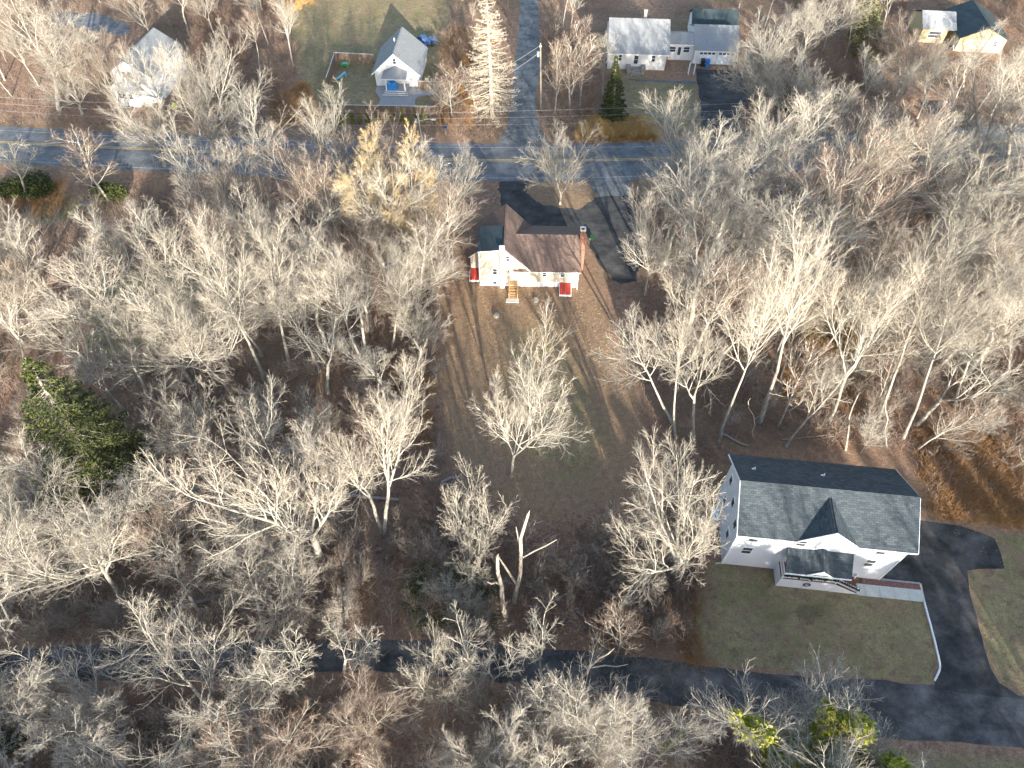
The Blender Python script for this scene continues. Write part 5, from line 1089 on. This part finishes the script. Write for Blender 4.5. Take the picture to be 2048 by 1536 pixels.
def scatter(polys, n, rng, avoid=True, extra=None):
    out = []; 
    for poly, k in zip(polys, n):
        P_ = W(poly); lo, hi = P_.min(0), P_.max(0); q = rng.uniform(lo, hi, (k*4, 2)); q = q[inside(q, P_)][:k]
        if avoid:
            bad = np.zeros(len(q), bool)
            for z in KEEP_OUT: bad |= inside(q, z)
            q = q[~bad]
        out.append(q)
    return np.vstack(out)
rng = np.random.default_rng(77)
WOODS = [[(-100, 380), (900, 370), (930, 570), (870, 700), (900, 1000), (1060, 1060), (1300, 1040), (1380, 1130), (1380, 1320), (900, 1280), (-100, 1290)], [(1270, 395), (2200, 360), (2200, 1060), (1850, 1020), (1840, 900), (1460, 890), (1430, 1120), (1320, 1120), (1280, 700), (1300, 500)], [(-100, 1390), (1300, 1415), (1700, 1500), (1700, 1650), (-100, 1650)], [(-100, -60), (580, -60), (600, 250), (-100, 250)], [(860, -60), (1030, -60), (1010, 280), (860, 280)], [(1085, -60), (1240, -60), (1240, 275), (1095, 280)], [(1330, -60), (2200, -60), (2200, 245), (1400, 265)]]
q = scatter(WOODS, (7500, 5200, 2400, 2600, 700, 600, 2800), rng)
nz = np.sin(q[:, 0]*.35+1)+np.sin(q[:, 1]*.42+q[:, 0]*.13)+rng.normal(0, .6, len(q)); q = q[nz > -.9]
V, F = strands('undergrowth', q, 14, 1.25, 1.3, M['brush'], rng, .0085, 4)
me = np_mesh('undergrowth', [(V, F, 0)], [M['brush']]); o = bpy.data.objects.new('undergrowth', me); COL.objects.link(o); tag(o, 'tangled brown brush and brambles covering the woodland floor', 'undergrowth', kind='stuff')
q = scatter([RUST[0], RUST[1], RUST[2], RUST[3], RUST[4], RUST[5], RUST[6], RUST[7], [(880, 150), (960, 170), (940, 260), (870, 250)], [(1400, 140), (1355, 145), (1350, 165), (1395, 165)]], (260, 260, 200, 200, 500, 600, 160, 160, 200, 40), rng)
V, F = strands('rust', q, 26, .8, .9, M['rust'], rng, .010, 3, bend=.8)
me = np_mesh('leafy_undergrowth', [(V, F, 0)], [M['rust']]); o = bpy.data.objects.new('leafy_undergrowth', me); COL.objects.link(o); tag(o, 'rusty orange brown leafy brush in sunlit patches', 'undergrowth', kind='stuff')
q = scatter([[(1165, 245), (1215, 245), (1300, 235), (1320, 275), (1150, 280)], [(1600, 620), (1720, 640), (1700, 740), (1590, 700)], [(560, -20), (700, -30), (640, 30), (570, 40)]], (420, 180, 160), rng, True)
V, F = strands('straw', q, 26, 1.3, .5, M['straw'], rng, .010, 3, bend=.22)
me = np_mesh('tall_grass', [(V, F, 0)], [M['straw']]); o = bpy.data.objects.new('tall_grass', me); COL.objects.link(o); tag(o, 'golden tall dry grass beside the main road and in clearings', 'grass', kind='stuff')
# shrubby thickets
def shrub_arr(seed):
    r_ = np.random.default_rng(seed); K = 7; P_ = np.zeros((K, 5, 3)); d = nrm(np.stack([r_.normal(0, .45, K), r_.normal(0, .45, K), np.ones(K)], 1))
    for j in range(1, 5): d = nrm(d+r_.normal(0, .12, (K, 3))); P_[:, j] = P_[:, j-1]+d*.62*r_.uniform(.7, 1.2, (K, 1))
    Rr = np.linspace(.022, .010, 5)[None]*np.ones((K, 1)); a = (P_, Rr, np.full(K, 2.4))
    b = grow(r_, *a, 7, .15, .97, (.6, .2), .6, 4, .08, .12, .7, .008, .6); c = grow(r_, *b, 5, .15, .97, (.6, .2), .6, 3, .05, .14, .8, .006, .5)
    out = [tubes(x[0], x[1], 3, r_) for x in (a, b, c)]; off = 0; V, F = [], []
    for v, f in out: V.append(v); F.append(f+off); off += len(v)
    return np.vstack(V), np.vstack(F)
SA = [shrub_arr(k) for k in range(4)]
def thicket(polys, n, rng, mat, name, label, smin=.7, smax=1.5):
    q = scatter(polys, n, rng); parts = []
    for x, y in q:
        V, F = SA[rng.integers(4)]; a = rng.uniform(0, 6.28); k = rng.uniform(smin, smax); c_, s_ = math.cos(a)*k, math.sin(a)*k
        parts.append((V@np.array([[c_, s_, 0], [-s_, c_, 0], [0, 0, k]])+np.array([x, y, 0]), F, 0))
    me = np_mesh(name, parts, [mat]); o = bpy.data.objects.new(name, me); COL.objects.link(o); tag(o, label, 'undergrowth', kind='stuff')
thicket([[(-80, 760), (880, 700), (900, 960), (-80, 900)], [(-80, 1040), (620, 1060), (980, 1040), (1010, 1260), (-80, 1290)], [(1040, 1050), (1340, 1050), (1370, 1300), (1050, 1280)], [(1440, 700), (2150, 650), (2150, 980), (1860, 900), (1450, 880)], [(-80, 1400), (1280, 1420), (1320, 1600), (-80, 1620)], [(-80, 420), (880, 420), (880, 700), (-80, 720)], [(1290, 420), (2150, 420), (2150, 700), (1330, 700)]], (75, 150, 45, 60, 120, 70, 60), rng, M['twig'], 'scrub_undergrowth', 'pale grey leafless scrub filling gaps between the woodland trees')
thicket([[(380, -20), (600, -20), (590, 245), (400, 245)], [(860, 80), (1000, 80), (1000, 270), (870, 270)], [(1090, 60), (1240, 60), (1210, 240), (1100, 240)], [(1520, -20), (2100, -20), (2100, 245), (1450, 255)], [(800, 1000), (1000, 1000), (1000, 1240), (820, 1240)], [(1180, 1120), (1400, 1120), (1400, 1310), (1200, 1300)], [(1480, 380), (2150, 380), (2150, 560), (1480, 560)]], (110, 26, 24, 110, 30, 40, 50), rng, M['brown_twig'], 'vine_undergrowth', 'brownish vine tangles and leafless shrubs in the far woods')
# fallen leaves: real little flakes
q = scatter(WOODS+[YARD, LAWN_W, LAWN_E, LAWN_CH], (16000, 12000, 5000, 5000, 1500, 1500, 5000, 5000, 500, 600, 900), rng, False); dl = signed(q, KEEP_OUT[1]); dd = signed(q, KEEP_OUT[2]); q = q[(signed(q, KEEP_OUT[0]) < .3) & ((dl < 0) | (dl*rng.uniform(0, 1, len(q)) < .25)) & ((dd < 0) | (dd*rng.uniform(0, 1, len(q)) < .3))]
mb = MB(); leaf_mesh(mb, np.column_stack([q, np.full(len(q), .03)]), .07, M['rust'], rng, .8, 1.5); o = mb.build('fallen_leaves'); tag(o, 'scattered brown fallen leaves on the ground', 'leaves', kind='stuff')
def log(a, b, r, lab):
    A_, B_ = G(*a), G(*b); d = B_-A_; rg = random.Random(int(a[0])); pts = [tuple(A_+d*t+np.array([rg.uniform(-.1, .1), rg.uniform(-.1, .1), r*.8+rg.uniform(0, .1)])) for t in (0, .25, .5, .75, 1)]
    mb = MB(); mb.tube(pts, [r, r*.95, r*.85, r*.75, r*.55], 8, M['log']); mb.tube([pts[2], tuple(np.array(pts[2])+np.array([.4, .5, .5]))], [r*.3, .02], 5, M['log']); one('fallen_log', mb, lab, 'log', 'fallen logs on the woodland floor')
log((1438, 868), (1498, 895), .14, 'pale fallen log at the back corner of the white house'); log((620, 985), (800, 1000), .22, 'long grey fallen log behind the huge oak'); log((880, 965), (922, 952), .16, 'short fallen log end by the yard edge, upper of two'); log((880, 968), (920, 975), .14, 'short fallen log end by the yard edge, lower of two')
log((360, 1215), (460, 1185), .18, 'bare grey log lying north of the lane'); log((924, 1228), (940, 1238), .16, 'short log at the foot of the white broken trunk'); log((1560, 880), (1660, 872), .07, 'thin straight fallen trunk in the shaded brush'); log((1828, 742), (1862, 775), .1, 'straight fallen pole in the right hand brush'); log((1115, 1200), (1150, 1175), .12, 'fallen branch in the brush between yard and lane')
for k, (x, y) in enumerate(((1150, 1262), (1165, 1258), (1120, 1245), (1135, 1240), (1155, 1225))):
    log((x, y), (x+12, y-8+4*k), .08, 'cut branch piece on the lane bank, %s of the scattered five from the lane' % ORD[k])
def rock(px, py, s, lab, seed):
    rg = np.random.default_rng(seed); import bmesh
    bm = bmesh.new(); bmesh.ops.create_icosphere(bm, subdivisions=2, radius=1); sc = rg.uniform(.6, 1.2, 3)*s; sc[2] *= .55
    ph = rg.uniform(0, 6, 3)
    for v in bm.verts: k = 1+.22*math.sin(v.co.x*3+ph[0])+.2*math.sin(v.co.y*3.3+ph[1])+.15*math.sin(v.co.z*4+ph[2]); v.co = Vector((v.co.x*sc[0]*k, v.co.y*sc[1]*k, v.co.z*sc[2]*k+sc[2]*.3))
    me = bpy.data.meshes.new('rock'); bm.to_mesh(me); bm.free(); me.materials.append(M['stone']); o = bpy.data.objects.new('rock', me); COL.objects.link(o); o.location = tuple(G(px, py)); tag(o, lab, 'rock', 'field stones')
for k, (x, y, s, l) in enumerate(((183, 405, .9, 'largest pale boulder of the rock pile by the round yew'), (168, 408, .5, 'small stone on the outer side of the rock pile'), (196, 402, .5, 'small stone tucked next to the round yew'), (170, 422, .35, 'flat stone below the rock pile'), (92, 398, .35, 'small stone on the grass by the wide yew clump'), (535, 1485, 1.1, 'flat grey boulder in the brush by the bottom edge'), (1072, 601, .5, 'pale stone in the bare yard below the house'), (992, 632, .45, 'round tan stone in the bare yard below the stairs'))): rock(x, y, s, l, k)

# distant wood south of the camera that shades the place
def far_wood():
    rg = random.Random(21); parts = []; keys = ['tall0', 'fork0', 'oak2', 'maple1', 'tall2']; cache = {}
    for k in keys:
        vs = []
        for p in ('trunk', 'crown'):
            me = ARCH[k][p]; co = np.zeros(len(me.vertices)*3, np.float32); me.vertices.foreach_get('co', co); fi = np.zeros(len(me.polygons)*4, np.int32); me.polygons.foreach_get('vertices', fi); fi = fi.reshape(-1, 4)
            if p == 'crown': fi = fi[:int(len(fi)*.22)]; m = fi.max()+1; vs.append((co.reshape(-1, 3)[:m], fi))
            else: vs.append((co.reshape(-1, 3), fi))
        cache[k] = vs
    for _ in range(FARN):
        x = rg.uniform(-55, 75); y = rg.uniform(-62, -4); k = rg.choice(keys); a = rg.uniform(0, 6.28); s = rg.uniform(.9, 1.2); c_, s_ = math.cos(a), math.sin(a)
        for V, F in cache[k]: parts.append((V@np.array([[c_*s, s_*s, 0], [-s_*s, c_*s, 0], [0, 0, s]])+np.array([x, y, 0]), F, 0))
    me = np_mesh('woodland', parts, [M['bark']]); o = bpy.data.objects.new('woodland', me); COL.objects.link(o); tag(o, 'bare wood beyond the lane that shades the place', 'woodland', kind='stuff')
FARN = 38
far_wood()
def unseen_shade_evergreens():  # unseen evergreens added behind the camera, heights set to shade the house front
    rg = np.random.default_rng(5); parts = []; pts = []
    for i_ in range(165):
        x = rg.uniform(-80, 110) if i_ < 135 else rg.uniform(26, 60); y = rg.uniform(-62, -22); H = (4.6+(24-y)*.2586)*rg.uniform(.82, 1.08); n = 700; t = rg.uniform(.12, 1, n)**.8; r = 3.0*(1.02-t)**.55*rg.uniform(.3, 1.05, n); a = rg.uniform(0, 6.28, n)
        pts.append(np.stack([x+r*np.cos(a), y+r*np.sin(a), t*H], 1)); P_ = np.array([[[x, y, 0], [x, y, H]]]); V, F = tubes(P_, np.array([[.25, .03]]), 6, rg); parts.append((V, F, 0))
    V, F = leaf_arr(np.vstack(pts), .42, rg, 1.8); parts.append((V, F, 1)); me = np_mesh('unseen_shade_evergreens', parts, [M['bark'], M['yew']], False); o = bpy.data.objects.new('unseen_shade_evergreens', me); COL.objects.link(o); tag(o, 'unseen mass of evergreens added behind the bare wood to shade the house front', 'woodland', kind='stuff')
unseen_shade_evergreens()
print('BUILT', sum(1 for o in bpy.data.objects if o.get('category') == 'tree'), 'polys', sum(len(m.polygons) for m in bpy.data.meshes))
